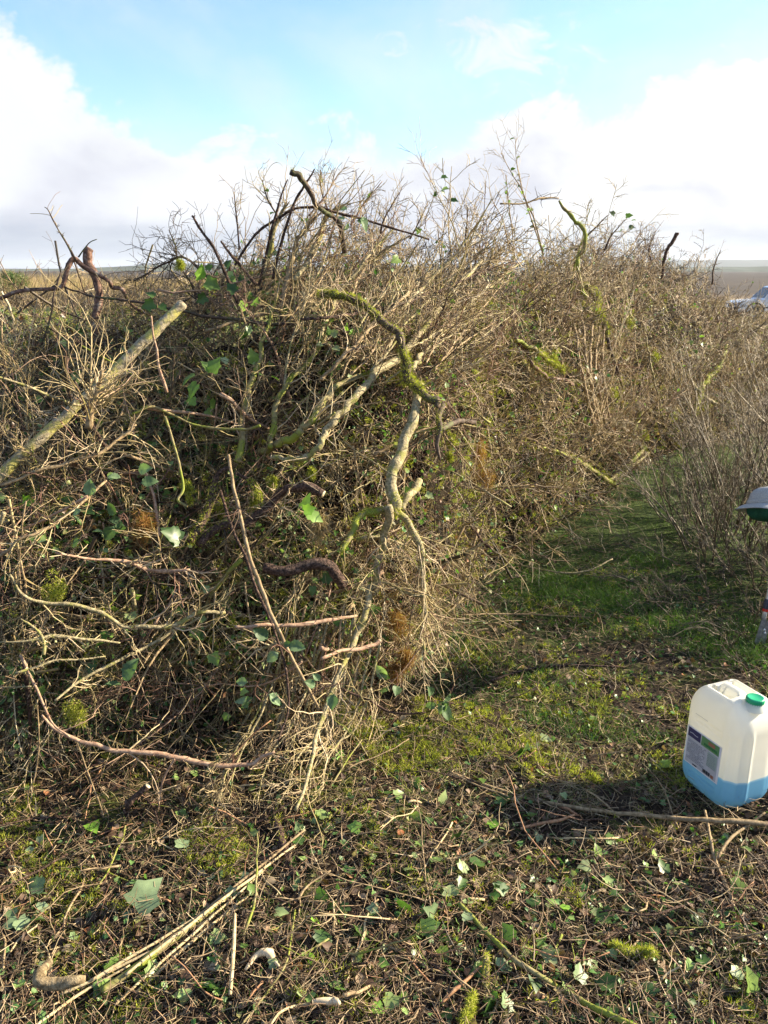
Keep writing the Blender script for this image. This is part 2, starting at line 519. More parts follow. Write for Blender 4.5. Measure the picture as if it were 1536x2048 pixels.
class MB:
    def __init__(s):
        s.v, s.q, s.t, s.a, s.qm, s.tm, s.n = [], [], [], [], [], [], 0

    def add(s, V, Q=None, T=None, tint=0.5, mat=0):
        V = np.asarray(V, float).reshape(-1, 3)
        k = len(V)
        s.v.append(V)
        a = np.broadcast_to(np.asarray(tint, float), (k,)) if np.ndim(tint) == 0 else np.asarray(tint, float).reshape(-1)
        s.a.append(a)
        if Q is not None and len(Q):
            Q = np.asarray(Q, np.int64).reshape(-1, 4)
            s.q.append(Q + s.n); s.qm.append(np.full(len(Q), mat))
        if T is not None and len(T):
            T = np.asarray(T, np.int64).reshape(-1, 3)
            s.t.append(T + s.n); s.tm.append(np.full(len(T), mat))
        s.n += k
        return s

    def mesh(s, name, mats, smooth=True, origin=None):
        V = np.concatenate(s.v)
        if origin is not None:
            V = V - np.asarray(origin, float)
        Q = np.concatenate(s.q) if s.q else np.zeros((0, 4), np.int64)
        T = np.concatenate(s.t) if s.t else np.zeros((0, 3), np.int64)
        me = bpy.data.meshes.new(name)
        me.vertices.add(len(V))
        me.vertices.foreach_set('co', V.astype(np.float32).ravel())
        me.loops.add(Q.size + T.size)
        me.loops.foreach_set('vertex_index', np.concatenate([Q.ravel(), T.ravel()]).astype(np.int32))
        me.polygons.add(len(Q) + len(T))
        ls = np.concatenate([np.arange(len(Q)) * 4, Q.size + np.arange(len(T)) * 3]).astype(np.int32)
        me.polygons.foreach_set('loop_start', ls)
        mi = np.concatenate(([*s.qm] or [np.zeros(0)]) + ([*s.tm] or [np.zeros(0)])).astype(np.int32)
        me.polygons.foreach_set('material_index', mi)
        me.polygons.foreach_set('use_smooth', np.full(len(Q) + len(T), smooth))
        at_ = me.attributes.new('tint', 'FLOAT', 'POINT')
        at_.data.foreach_set('value', np.concatenate(s.a).astype(np.float32))
        me.update(calc_edges=True)
        for m in (mats if isinstance(mats, (list, tuple)) else [mats]):
            me.materials.append(MATS[m])
        return me

    def obj(s, name, mats, parent=None, smooth=True, origin=None):
        me = s.mesh(name, mats, smooth, origin)
        o = bpy.data.objects.new(name, me)
        COL.objects.link(o)
        if origin is not None:
            o.location = origin
        if parent is not None:
            o.parent = parent
            if origin is not None and parent.type == 'MESH':
                o.location = Vector(origin) - parent.location
            elif origin is None:
                o.matrix_parent_inverse = Matrix.Translation(-parent.location)
        return o


def tag(o, label=None, cat=None, group=None, kind=None):
    if label: o['label'] = label
    if cat: o['category'] = cat
    if group: o['group'] = group
    if kind: o['kind'] = kind
    return o


def empty(name, loc, rz=0.0):
    o = bpy.data.objects.new(name, None)
    o.empty_display_size = 0.1
    COL.objects.link(o)
    o.location = loc
    o.rotation_euler = (0, 0, rz)
    return o


def nrm(v):
    return v / np.maximum(np.linalg.norm(v, axis=-1, keepdims=True), 1e-9)


def tubes(P, R, S=3, cap=False):
    """P (N,K,3), R (N,K) -> V, Q, T, number of vertices per tube"""
    P = np.asarray(P, float); R = np.asarray(R, float)
    n, K, _ = P.shape
    tg = np.gradient(P, axis=1)
    tg = nrm(tg)
    ref = nrm(rng.normal(size=(n, 1, 3)))
    mean = nrm(P[:, -1:] - P[:, :1])
    ref = nrm(ref - (ref * mean).sum(-1, keepdims=True) * mean)
    a = nrm(np.cross(tg, np.broadcast_to(ref, tg.shape)))
    b = np.cross(tg, a)
    th = np.arange(S) * 2 * pi / S
    V = P[:, :, None] + R[:, :, None, None] * (a[:, :, None] * np.cos(th)[None, None, :, None] + b[:, :, None] * np.sin(th)[None, None, :, None])
    i = np.arange(n)[:, None, None] * K * S + np.arange(K - 1)[None, :, None] * S
    j = np.arange(S)[None, None, :]
    j2 = (j + 1) % S
    Q = np.stack([i + j, i + j2, i + S + j2, i + S + j], -1).reshape(-1, 4)
    V = V.reshape(n, -1, 3)
    T = None
    if cap:
        V = np.concatenate([V, P[:, :1], P[:, -1:]], 1)
        per = K * S + 2
        base = np.arange(n)[:, None] * per
        Q = np.concatenate([np.stack([(k * S) + np.arange(S), (k * S) + (np.arange(S) + 1) % S, (k + 1) * S + (np.arange(S) + 1) % S, (k + 1) * S + np.arange(S)], -1) for k in range(K - 1)])
        Q = (Q[None] + base[:, :, None]).reshape(-1, 4)
        t0 = np.stack([np.full(S, K * S), (np.arange(S) + 1) % S, np.arange(S)], -1)
        t1 = np.stack([np.full(S, K * S + 1), (K - 1) * S + np.arange(S), (K - 1) * S + (np.arange(S) + 1) % S], -1)
        T = (np.concatenate([t0, t1])[None] + base[:, :, None]).reshape(-1, 3)
    return V.reshape(-1, 3), Q, T, V.shape[1]


def add_tubes(mb, P, R, S=3, tint=None, mat=0, cap=False):
    if len(P) == 0:
        return
    V, Q, T, per = tubes(P, R, S, cap)
    if tint is None:
        tint = rng.random(len(P))
    tt = np.repeat(np.broadcast_to(tint, (len(P),)), per)
    mb.add(V, Q, T, tt, mat)


def grow(P0, D0, L, K, wig=0.25, droop=0.0):
    n = len(P0)
    D = nrm(np.asarray(D0, float))
    P = np.zeros((n, K, 3)); P[:, 0] = P0
    st = (np.asarray(L) / (K - 1))[:, None]
    for k in range(1, K):
        D = nrm(D + wig * rng.normal(size=(n, 3)) + np.array([0, 0, -droop]))
        P[:, k] = P[:, k - 1] + D * st
    return P


def spawn(P, R, per, t0=0.1, t1=0.95, ang=0.9, planar=0.0):
    """points and directions for side shoots: returns P0, D0, radius there, parent index, t"""
    n, K, _ = P.shape
    pi_ = np.repeat(np.arange(n), per)
    t = rng.uniform(t0, t1, len(pi_)) * (K - 1)
    i = np.minimum(t.astype(int), K - 2); f = (t - i)[:, None]
    p = P[pi_, i] * (1 - f) + P[pi_, i + 1] * f
    d = nrm(P[pi_, i + 1] - P[pi_, i])
    s = rng.normal(size=d.shape)
    s = nrm(s - (s * d).sum(-1, keepdims=True) * d)
    a = ang * rng.uniform(0.7, 1.3, len(pi_))[:, None]
    r = R[pi_, i] * (1 - f[:, 0]) + R[pi_, i + 1] * f[:, 0]
    return p, nrm(d * np.cos(a) + s * np.sin(a)), r, pi_, t / (K - 1)


def taper(n, K, r0, r1):
    r0 = np.broadcast_to(r0, (n,))[:, None]; r1 = np.broadcast_to(r1, (n,))[:, None]
    return r0 + (r1 - r0) * np.linspace(0, 1, K)[None]


def twiggery(mb, P0, D0, L, r0, n1=8, n2=5, thorns=6, wig=(0.16, 0.22, 0.3), droop=0.02, K=(10, 7, 4), S=(4, 3, 3), tint=None, l1=(0.25, 0.5), l2=(0.2, 0.5), rmin=0.0007, ang=0.8, mat=0, r1f=0.5, spread=0.12):
    n = len(P0)
    if tint is None:
        tint = rng.random(n)
    P = grow(P0, D0, L, K[0], wig[0], droop)
    Rr = taper(n, K[0], r0, np.maximum(np.asarray(r0) * 0.3, rmin))
    add_tubes(mb, P, Rr, S[0], tint, mat)
    if n1:
        p, d, r, ix, t = spawn(P, Rr, n1, 0.08, 0.97, ang)
        L1 = L[ix] * rng.uniform(*l1, len(ix)) * (1.15 - 0.6 * t)
        P1 = grow(p, d, L1, K[1], wig[1], droop)
        R1 = taper(len(p), K[1], np.maximum(r * r1f, rmin * 1.3), rmin)
        t1 = np.clip(tint[ix] + rng.normal(0, spread, len(ix)), 0, 1)
        add_tubes(mb, P1, R1, S[1], t1, mat)
        if thorns:
            pp, dd, rr, jx, _ = spawn(P1, R1, thorns, 0.05, 0.98, 1.2)
            LT = rng.uniform(0.006, 0.02, len(pp))
            PT = np.stack([pp, pp + dd * LT[:, None]], 1)
            add_tubes(mb, PT, taper(len(pp), 2, rr * 0.7, 0.0002), 3, t1[jx], mat)
        if n2:
            p, d, r, jx, t = spawn(P1, R1, n2, 0.1, 0.98, ang)
            L2 = L1[jx] * rng.uniform(*l2, len(jx))
            P2 = grow(p, d, L2, K[2], wig[2], droop)
            R2 = taper(len(p), K[2], np.maximum(r * 0.7, rmin), rmin * 0.7)
            add_tubes(mb, P2, R2, S[2], np.clip(t1[jx] + rng.normal(0, spread, len(jx)), 0, 1), mat)
    return P, Rr


def ribbons(mb, P0, D0, L, W, K=4, bend=0.5, tint=None, mat=0):
    """tapering blades"""
    n = len(P0)
    P = grow(P0, D0, L, K, 0.12, bend / K)
    side = nrm(np.cross(nrm(P[:, 1] - P[:, 0]), rng.normal(size=(n, 3))))
    w = np.linspace(1, 0.08, K)[None, :, None] * np.asarray(W)[:, None, None] * 0.5
    V = np.stack([P - side[:, None] * w, P + side[:, None] * w], 2).reshape(n, -1, 3)
    b = np.arange(n)[:, None, None] * K * 2
    k = np.arange(K - 1)[None, :, None] * 2
    Q = (b + k + np.array([0, 1, 3, 2])[None, None]).reshape(-1, 4)
    if tint is None:
        tint = rng.random(n)
    mb.add(V.reshape(-1, 3), Q, None, np.repeat(tint, K * 2), mat)


def catmull(pts, n):
    pts = np.asarray(pts, float)
    p = np.vstack([2 * pts[0] - pts[1], pts, 2 * pts[-1] - pts[-2]])
    m = len(pts) - 1
    t = np.linspace(0, m - 1e-6, n)
    i = t.astype(int); f = (t - i)[:, None]
    p0, p1, p2, p3 = p[i], p[i + 1], p[i + 2], p[i + 3]
    return 0.5 * ((2 * p1) + (-p0 + p2) * f + (2 * p0 - 5 * p1 + 4 * p2 - p3) * f ** 2 + (-p0 + 3 * p1 - 3 * p2 + p3) * f ** 3)


# leaf outlines: (x, y) with the stalk at the origin, unit length
def leaf_ivy():
    o = [(0, 0), (0.24, -0.08), (0.46, 0.08), (0.40, 0.26), (0.50, 0.50), (0.27, 0.60), (0.0, 0.98), (-0.27, 0.62), (-0.47, 0.52), (-0.38, 0.26), (-0.48, 0.06), (-0.22, -0.08)]
    V = np.array([(x, y, 0.24 * abs(x) - 0.26 * y * y) for x, y in o] + [(0, 0.32, -0.03)])
    T = [(12, i, (i + 1) % 12) for i in range(12)]
    return V, np.array(T)


def leaf_bramble(n=9, m=3):
    V, T = [], []
    for i in range(n):
        s = i / (n - 1)
        w = 0.36 * math.sin(pi * min(1, s ** 0.8 * 1.0)) ** 0.8 if 0 < i < n - 1 else 0.01
        w *= 1.0 + (0.08 if i % 2 else -0.06)
        for j in range(-m, m + 1):
            f = j / m
            V.append((f * w, s + 0.10 * abs(f) * (1 - s) , 0.42 * abs(f) * w - 0.30 * s * s + (0.02 if i % 2 else -0.02)))
    c = 2 * m + 1
    Q = [(i * c + j, i * c + j + 1, (i + 1) * c + j + 1, (i + 1) * c + j) for i in range(n - 1) for j in range(c - 1)]
    return np.array(V), np.array(Q)


def leaf_oval():
    V, Q = leaf_bramble(6, 1)
    V = V.copy(); V[:, 0] *= 1.05
    return V, Q


def frames(Y, Zr):
    """rotation matrices with local y along Y and z near Zr"""
    Y = nrm(Y); X = nrm(np.cross(Y, Zr)); Z = np.cross(X, Y)
    return np.stack([X, Y, Z], -1)


def scatter_leaf(mb, shape, P, D, up, size, tint, mat=0):
    V, F = shape
    M = frames(D, up)
    W = np.einsum('nij,kj->nki', M, V) * np.asarray(size)[:, None, None] + P[:, None]
    F2 = (F[None] + (np.arange(len(P)) * len(V))[:, None, None]).reshape(-1, F.shape[1])
    tt = np.repeat(tint, len(V))
    if F.shape[1] == 3:
        mb.add(W.reshape(-1, 3), None, F2, tt, mat)
    else:
        mb.add(W.reshape(-1, 3), F2, None, tt, mat)


def fuzz(mb, C, rad, n, ln=(0.006, 0.014), w=0.0022, tint=None, mat=0, dirs=None):
    """n small blades round each centre within rad"""
    C = np.repeat(C, n, 0); k = len(C)
    rad = np.repeat(np.broadcast_to(rad, (k // n,)), n)
    d = nrm(rng.normal(size=(k, 3)))
    P = C + d * rad[:, None] * rng.uniform(0.6, 1.0, k)[:, None]
    dd = nrm(d + 0.6 * rng.normal(size=(k, 3)) + (0 if dirs is None else dirs))
    if tint is None:
        tint = rng.random(k)
    ribbons(mb, P, dd, rng.uniform(*ln, k), np.full(k, w), 3, 0.3, tint, mat)


# ------------------------------------------------------------------ ground, far land, hills
def build_ground():
    nr, na = 240, 480
    r = np.concatenate([[0.0], np.geomspace(0.35, 9000, nr)])
    th = np.linspace(0, 2 * pi, na, endpoint=False)
    RR, TT = np.meshgrid(r, th, indexing='ij')
    x = RR * np.sin(TT); y = RR * np.cos(TT)
    z = gz(x, y)
    z = z + np.where(RR < 8, 0.006 * rng.normal(size=z.shape), 0)
    V = np.stack([x, y, z], -1).reshape(-1, 3)
    i = (np.arange(nr)[:, None] * na); j = np.arange(na)[None]
    Q = np.stack([i + j, i + na + j, i + na + (j + 1) % na, i + (j + 1) % na], -1).reshape(-1, 4)
    mb = MB().add(V, Q)
    tag(mb.obj('ground', 'ground_soil'), kind='structure')


build_ground()


def hills(name, mat, Y, prof, thick):
    """a long low ridge: prof = [(azimuth deg, height)]"""
    az = np.linspace(-50, 50, 260)
    h = np.interp(az, [p[0] for p in prof], [p[1] for p in prof])
    h = h * (1 + 0.05 * np.sin(az * 0.7) + 0.02 * np.sin(az * 2.3 + 1) + 0.01 * np.sin(az * 11))
    rows = []
    for k in range(9):
        s = k / 8 * 2 - 1
        rr = Y + s * thick
        hz = h * (1 - s * s) - 4
        rows.append(np.stack([rr * np.sin(np.radians(az)), rr * np.cos(np.radians(az)), hz], -1))
    V = np.concatenate(rows); n = len(az)
    Q = [(k * n + i, k * n + i + 1, (k + 1) * n + i + 1, (k + 1) * n + i) for k in range(8) for i in range(n - 1)]
    tag(MB().add(V, np.array(Q)).obj(name, mat), kind='structure')


hills('hill', 'hill_near', 1500, [(-50, 5), (-24, 6), (-20, 8), (-14, 15), (-8, 14), (-2, 8), (10, 6), (22, 10), (26, 12), (50, 12)], 260)
hills('distant_hills', 'hill_far', 4200, [(-50, 20), (-24, 10), (-10, 12), (0, 30), (14, 38), (20, 46), (24, 52), (30, 52), (50, 40)], 700)


def build_far_field():
    # dry reeds beyond the pasture, left
    mb = MB()
    n = 26000
    y = rng.uniform(40, 92, n) ; a = rng.uniform(-0.62, 0.16, n)
    x = a * y
    hgt = rng.uniform(0.7, 1.35, n) * (1 + 0.22 * np.sin(x * 0.31) + 0.15 * np.sin(x * 0.9 + y * 0.2)) * np.where(a < -0.36, 1.25, 1.0)
    P = np.stack([x, y, gz(x, y) - 0.05], -1)
    D = np.stack([rng.normal(0, 0.14, n) + 0.1, rng.normal(0, 0.14, n), np.ones(n)], -1)
    ribbons(mb, P, D, hgt, np.full(n, 0.035), 4, 0.25, None)
    tag(mb.obj('reeds', 'reed_tan'), 'dry tan reeds standing beyond the green pasture on the left', 'reeds', kind='stuff')
    # rough tan grass right, in front of the dark bog
    mb = MB()
    n = 16000
    y = rng.uniform(34, 72, n) ; x = rng.uniform(0.30, 0.62, n) * y
    P = np.stack([x, y, gz(x, y) - 0.03], -1)
    D = np.stack([rng.normal(0, 0.3, n), rng.normal(0, 0.3, n), np.ones(n)], -1)
    ribbons(mb, P, D, rng.uniform(0.15, 0.4, n), np.full(n, 0.03), 3, 0.5, rng.uniform(0, 1, n))
    tag(mb.obj('dry_grass', 'reed_tan'), 'short tan grass around the white car', 'grass', kind='stuff')
    mb = MB()
    n = 16000
    y = rng.uniform(20, 40, n) ; x = rng.uniform(-0.6, 0.1, n) * y
    P = np.stack([x, y, gz(x, y) - 0.02], -1)
    D = np.stack([rng.normal(0, 0.4, n), rng.normal(0, 0.4, n), np.ones(n)], -1)
    ribbons(mb, P, D, rng.uniform(0.08, 0.28, n), np.full(n, 0.022), 3, 0.5, rng.uniform(0.5, 1, n))
    tag(mb.obj('pasture_grass', 'grass_green'), 'yellow green rough pasture beyond the brushwood heap', 'grass', kind='stuff')


build_far_field()


def shrub(x, y, h, w, nst, label, mat='shrub_twigs', r=0.007, n1=7, n2=5, lean=(0, 0), name='bare_shrub', group=None, rmin=0.0009, leaf=None, tl=(0.0, 1.0), base=0.25, wig=0.08):
    """shrub with trunk (stems) and crown (branchlets) as its parts"""
    g = float(gz(x, y))
    root = empty(name, (x, y, g))
    tag(root, label, 'shrub', group)
    n = nst
    rad = w * base * np.sqrt(rng.random(n)); ph = rng.uniform(0, 2 * pi, n)
    P0 = np.stack([x + rad * np.cos(ph), y + rad * np.sin(ph), np.full(n, g - 0.02)], -1)
    D = np.stack([np.cos(ph) * rad / h * 1.6 + rng.normal(0, 0.16, n) * w / h + lean[0], np.sin(ph) * rad / h * 1.6 + rng.normal(0, 0.16, n) * w / h + lean[1], np.ones(n)], -1)
    L = h * rng.uniform(0.6, 1.08, n)
    tint = rng.uniform(tl[0], tl[1], n)
    tr = MB(); cr = MB()
    P = grow(P0, D, L, 10, wig, 0.0); Rr = taper(n, 10, r * rng.uniform(0.6, 1.2, n), rmin * 1.6)
    add_tubes(tr, P, Rr, 4, tint)
    p, d, rr, ix, t = spawn(P, Rr, n1, 0.15, 0.98, 0.6)
    d = nrm(d + np.array([0, 0, 0.25]))
    L1 = L[ix] * rng.uniform(0.18, 0.42, len(ix)) * (1.2 - 0.6 * t)
    P1 = grow(p, d, L1, 6, 0.15, 0.0); R1 = taper(len(p), 6, np.maximum(rr * 0.55, rmin), rmin * 0.8)
    t1 = np.clip(tint[ix] + rng.normal(0, 0.12, len(ix)), 0, 1)
    add_tubes(cr, P1, R1, 3, t1)
    if n2:
        p, d, rr, jx, t = spawn(P1, R1, n2, 0.1, 0.98, 0.7)
        L2 = L1[jx] * rng.uniform(0.2, 0.5, len(jx))
        P2 = grow(p, d, L2, 4, 0.2, 0.0)
        add_tubes(cr, P2, taper(len(p), 4, rmin * 0.9, rmin * 0.6), 3, np.clip(t1[jx] + rng.normal(0, 0.12, len(jx)), 0, 1))
    tr.obj('trunk', mat, root); cr.obj('crown', mat, root)
    if leaf:
        nl, sz, lm = leaf
        k = rng.integers(0, len(P1), nl); q = rng.integers(1, 6, nl)
        lf = MB()
        scatter_leaf(lf, leaf_oval(), P1[k, q], rng.normal(size=(nl, 3)), rng.normal(size=(nl, 3)) + [0, 0, 1], rng.uniform(*sz, nl), rng.random(nl))
        lf.obj('foliage', lm, root)
    return root


def far_things():
    # gorse at the far left edge
    def gorse(x, y, h, label):
        g = float(gz(x, y))
        root = empty('gorse_bush', (x, y, g)); tag(root, label, 'bush')
        t = MB(); P = grow(np.repeat([[x, y, g - 0.1]], 9, 0), rng.normal(0, 0.35, (9, 3)) + [0, 0, 1], np.full(9, h * 0.8), 7, 0.12)
        add_tubes(t, P, taper(9, 7, 0.05, 0.02), 5); t.obj('trunk', 'bark_dark', root)
        mb = MB()
        c = rng.normal(size=(90, 3)); c = nrm(c) * rng.uniform(0.3, 1, (90, 1)) * [h * 0.5, h * 0.5, h * 0.36] + [x, y, g + h * 0.6]
        fuzz(mb, c, h * 0.16, 60, (0.12, 0.28), 0.035)
        mb.obj('crown', 'gorse_green', root)
    p = at(22, 540, 46.0); gorse(p[0], p[1], 1.6, 'round green gorse bush against the sky at the far left edge')
    p = at(-30, 545, 44.0); gorse(p[0], p[1], 1.6, 'green gorse bush cut by the left edge of the photo')
    p = at(480, 560, 60.0); gorse(p[0], p[1], 1.7, 'small dark green gorse bush in the reeds right of the bent stub')
    specs = [(262, 34.0, 1.55, 'dark bare bush behind the bent brown stub'), (330, 33.0, 1.45, 'low dark bush between the bent stub and the sawn pole end'),
             (395, 31.0, 1.6, 'dark thorny bush far behind the end of the sawn pole'), (95, 38, 1.3, 'low brown bush in the reeds under the green gorse'),
             (165, 37, 1.2, 'low brown bush in the reeds left of the bent stub'), (500, 35, 1.4, 'brown bush in the distance behind the top of the heap')]
    for px, yy, h, lab in specs:
        p = at(px, 580, yy)
        shrub(p[0], p[1], h, 2.6, 60, lab, r=0.02, n1=8, n2=6, rmin=0.007, base=0.5, tl=(0, 0.6))


far_things()


def build_car():
    p = at(1500, 600, 45.0)
    X0 = float(p[0]) - 0.62; Y0 = 45.0; Z0 = float(gz(X0 + 1, Y0))
    # local: car points to -X, nose at x=0, length 4.7; side towards the camera is y=0
    root = empty('off_road_car', (X0, Y0, Z0))
    tag(root, 'white off-road car, nose pointing left, parked on the bog beyond the hedge', 'car')
    def off(mb, V, Q=None, T=None, mat=0):
        mb.add(np.asarray(V, float) + [X0, Y0, Z0], Q, T, 0.5, mat)
    def prism(outline, y0, y1, taperz=None, inset=0.0):
        n = len(outline)
        rows = []
        for yy, sc in ((y0, 1), (y0 + 0.05, 0), (y1 - 0.05, 0), (y1, 1)):
            rows.append([(x + (inset * 0.4 if sc else 0) * (1 if x < 2 else -1), yy + (max(0, z - 1.05) * 0.32 * (1 if yy < (y0 + y1) / 2 else -1)), z - (0.03 if sc and z > 0.6 else 0)) for x, z in outline])
        V = [v for r in rows for v in r]
        Q = [(k * n + i, k * n + (i + 1) % n, (k + 1) * n + (i + 1) % n, (k + 1) * n + i) for k in range(3) for i in range(n)]
        return np.array(V), np.array(Q)
    def arch(cx, r, a0=180, a1=0, n=10):
        return [(cx + r * cos(R_(a)), 0.42 + r * sin(R_(a))) for a in np.linspace(a0, a1, n)]
    W = 1.78
    low = [(0.03, 0.45), (0.0, 0.75), (0.05, 0.93), (0.30, 1.00), (0.9, 1.06), (1.42, 1.10), (4.6, 1.12), (4.68, 0.95), (4.66, 0.5), (4.3, 0.45)] + arch(3.65, 0.44, 0, 180) + [(3.0, 0.42), (1.5, 0.42)] + arch(0.95, 0.44, 0, 180) + [(0.42, 0.44)]
    V, Q = prism(low, 0, W)
    mb = MB(); off(mb, V, Q)
    n = len(low)
    # side faces as fans of quads from the belt line: use bmesh triangulation instead
    body = None
    import bmesh
    bm = bmesh.new()
    vs = [bm.verts.new(v) for v in V]
    for q in Q: bm.faces.new([vs[i] for i in q])
    bm.faces.new([vs[i] for i in range(n)][::-1]); bm.faces.new([vs[3 * n + i] for i in range(n)])
    bmesh.ops.triangulate(bm, faces=[f for f in bm.faces if len(f.verts) > 4])
    me = bpy.data.meshes.new('body'); bm.to_mesh(me); me.materials.append(MATS['car_paint'])
    o = bpy.data.objects.new('body', me); COL.objects.link(o); o.parent = root
    cab = [(1.38, 1.09), (1.95, 1.72), (2.1, 1.78), (4.3, 1.80), (4.45, 1.75), (4.62, 1.11)]
    V, Q = prism(cab, 0.02, W - 0.02)
    bm = bmesh.new(); vs = [bm.verts.new(v) for v in V]; n = len(cab)
    for q in Q: bm.faces.new([vs[i] for i in q])
    bm.faces.new([vs[i] for i in range(n)][::-1]); bm.faces.new([vs[3 * n + i] for i in range(n)])
    bmesh.ops.triangulate(bm, faces=[f for f in bm.faces if len(f.verts) > 4])
    me = bpy.data.meshes.new('roof'); bm.to_mesh(me); me.materials.append(MATS['car_paint'])
    o = bpy.data.objects.new('roof', me); COL.objects.link(o); o.parent = root
    def slab(name, pts, mat, th=0.012, par=None, side=True):
        pts = np.array(pts, float); c = len(pts)
        nn = np.cross(pts[1] - pts[0], pts[2] - pts[0]); nn = nn / np.linalg.norm(nn) * th
        V = np.concatenate([pts - nn, pts + nn])
        T = [(0, i, i + 1) for i in range(1, c - 1)] + [(c, c + i + 1, c + i) for i in range(1, c - 1)]
        Q = [(i, (i + 1) % c, c + (i + 1) % c, c + i) for i in range(c)]
        m_ = MB().add(V, np.array(Q), np.array(T)).mesh(name, mat, False)
        o = bpy.data.objects.new(name, m_); COL.objects.link(o); o.parent = par or root
        return o
    sy = lambda z: max(0, z - 1.05) * 0.32 - 0.004
    for (a, b, c, d) in (((1.62, 1.15), (2.03, 1.64), (2.55, 1.66), (2.55, 1.15)), ((2.65, 1.15), (2.65, 1.66), (3.45, 1.67), (3.45, 1.15)), ((3.55, 1.15), (3.55, 1.67), (4.25, 1.67), (4.42, 1.2))):
        slab('window', [(x, sy(z) + 0.005, z) for x, z in (a, b, c, d)], 'car_glass')
        slab('window', [(x, W - sy(z) - 0.005, z) for x, z in (a, b, c, d)], 'car_glass')
    slab('windshield', [(1.44, 0.14, 1.17), (1.44, W - 0.14, 1.17), (1.92, W - 0.26, 1.70), (1.92, 0.26, 1.70)], 'car_glass')
    d1 = slab('door', [(1.5, -0.006, 0.48), (1.5, -0.006, 1.08), (2.6, -0.006, 1.08), (2.6, -0.006, 0.48)], 'car_paint', 0.01)
    slab('handle', [(2.35, -0.03, 0.92), (2.35, -0.03, 0.96), (2.52, -0.03, 0.96), (2.52, -0.03, 0.92)], 'car_black', 0.012, d1)
    slab('side_trim', [(1.42, -0.016, 0.62), (1.42, -0.016, 0.68), (3.15, -0.016, 0.68), (3.15, -0.016, 0.62)], 'car_black', 0.008)
    slab('sill', [(1.42, -0.016, 0.38), (1.42, -0.016, 0.47), (3.15, -0.016, 0.47), (3.15, -0.016, 0.38)], 'car_black', 0.012)
    slab('bumper', [(-0.05, 0.02, 0.42), (-0.05, W - 0.02, 0.42), (-0.05, W - 0.02, 0.62), (-0.05, 0.02, 0.62)], 'car_black', 0.06)
    slab('grille', [(-0.004, 0.5, 0.68), (-0.004, W - 0.5, 0.68), (0.02, W - 0.5, 0.86), (0.02, 0.5, 0.86)], 'car_black', 0.012)
    for yy in (0.12, W - 0.42):
        slab('headlight', [(-0.006, yy, 0.68), (-0.006, yy + 0.3, 0.68), (0.02, yy + 0.3, 0.86), (0.02, yy, 0.86)], 'car_lamp', 0.012)
    slab('indicator', [(0.06, -0.008, 0.72), (0.06, -0.008, 0.82), (0.22, -0.008, 0.84), (0.22, -0.008, 0.72)], 'car_lamp', 0.01)
    for yy, s in ((-0.14, 1), (W + 0.02, 1)):
        slab('mirror', [(1.66, yy, 1.10), (1.66, yy + 0.14, 1.10), (1.66, yy + 0.14, 1.30), (1.66, yy, 1.30)], 'car_paint', 0.05)
    # flared wheel arches
    for cx in (0.95, 3.65):
        th = np.linspace(pi, 0, 14)
        V = []
        for a in th:
            for r_, yy in ((0.44, -0.03), (0.52, -0.03), (0.52, 0.03), (0.44, 0.03)):
                V.append((cx + r_ * cos(a), yy, 0.42 + r_ * sin(a)))
        Q = [(i * 4 + j, i * 4 + (j + 1) % 4, (i + 1) * 4 + (j + 1) % 4, (i + 1) * 4 + j) for i in range(13) for j in range(4)]
        m_ = MB().add(V, np.array(Q)).mesh('wheel_arch', 'car_black', False)
        o = bpy.data.objects.new('wheel_arch', m_); COL.objects.link(o); o.parent = root
        for yy in (0.02, W - 0.24):
            def disc(name, mat, par, prof):
                S = 28
                V = [(r_ * cos(a), dy, r_ * sin(a)) for r_, dy in prof for a in np.arange(S) * 2 * pi / S]
                Q = [(i * S + j, i * S + (j + 1) % S, (i + 1) * S + (j + 1) % S, (i + 1) * S + j) for i in range(len(prof) - 1) for j in range(S)]
                m_ = MB().add(V, np.array(Q)).mesh(name, mat)
                o = bpy.data.objects.new(name, m_); COL.objects.link(o); o.parent = par
                return o
            wh = bpy.data.objects.new('wheel', None); COL.objects.link(wh); wh.parent = root; wh.location = (cx, yy, 0.36)
            disc('tyre', 'car_black', wh, [(0.22, 0.0), (0.34, 0.0), (0.37, 0.03), (0.37, 0.19), (0.34, 0.22), (0.22, 0.22)])
            disc('rim', 'car_chrome', wh, [(0.001, 0.03), (0.06, 0.02), (0.08, 0.05), (0.18, 0.06), (0.22, 0.01), (0.225, 0.1), (0.22, 0.21), (0.001, 0.16)])


build_car()


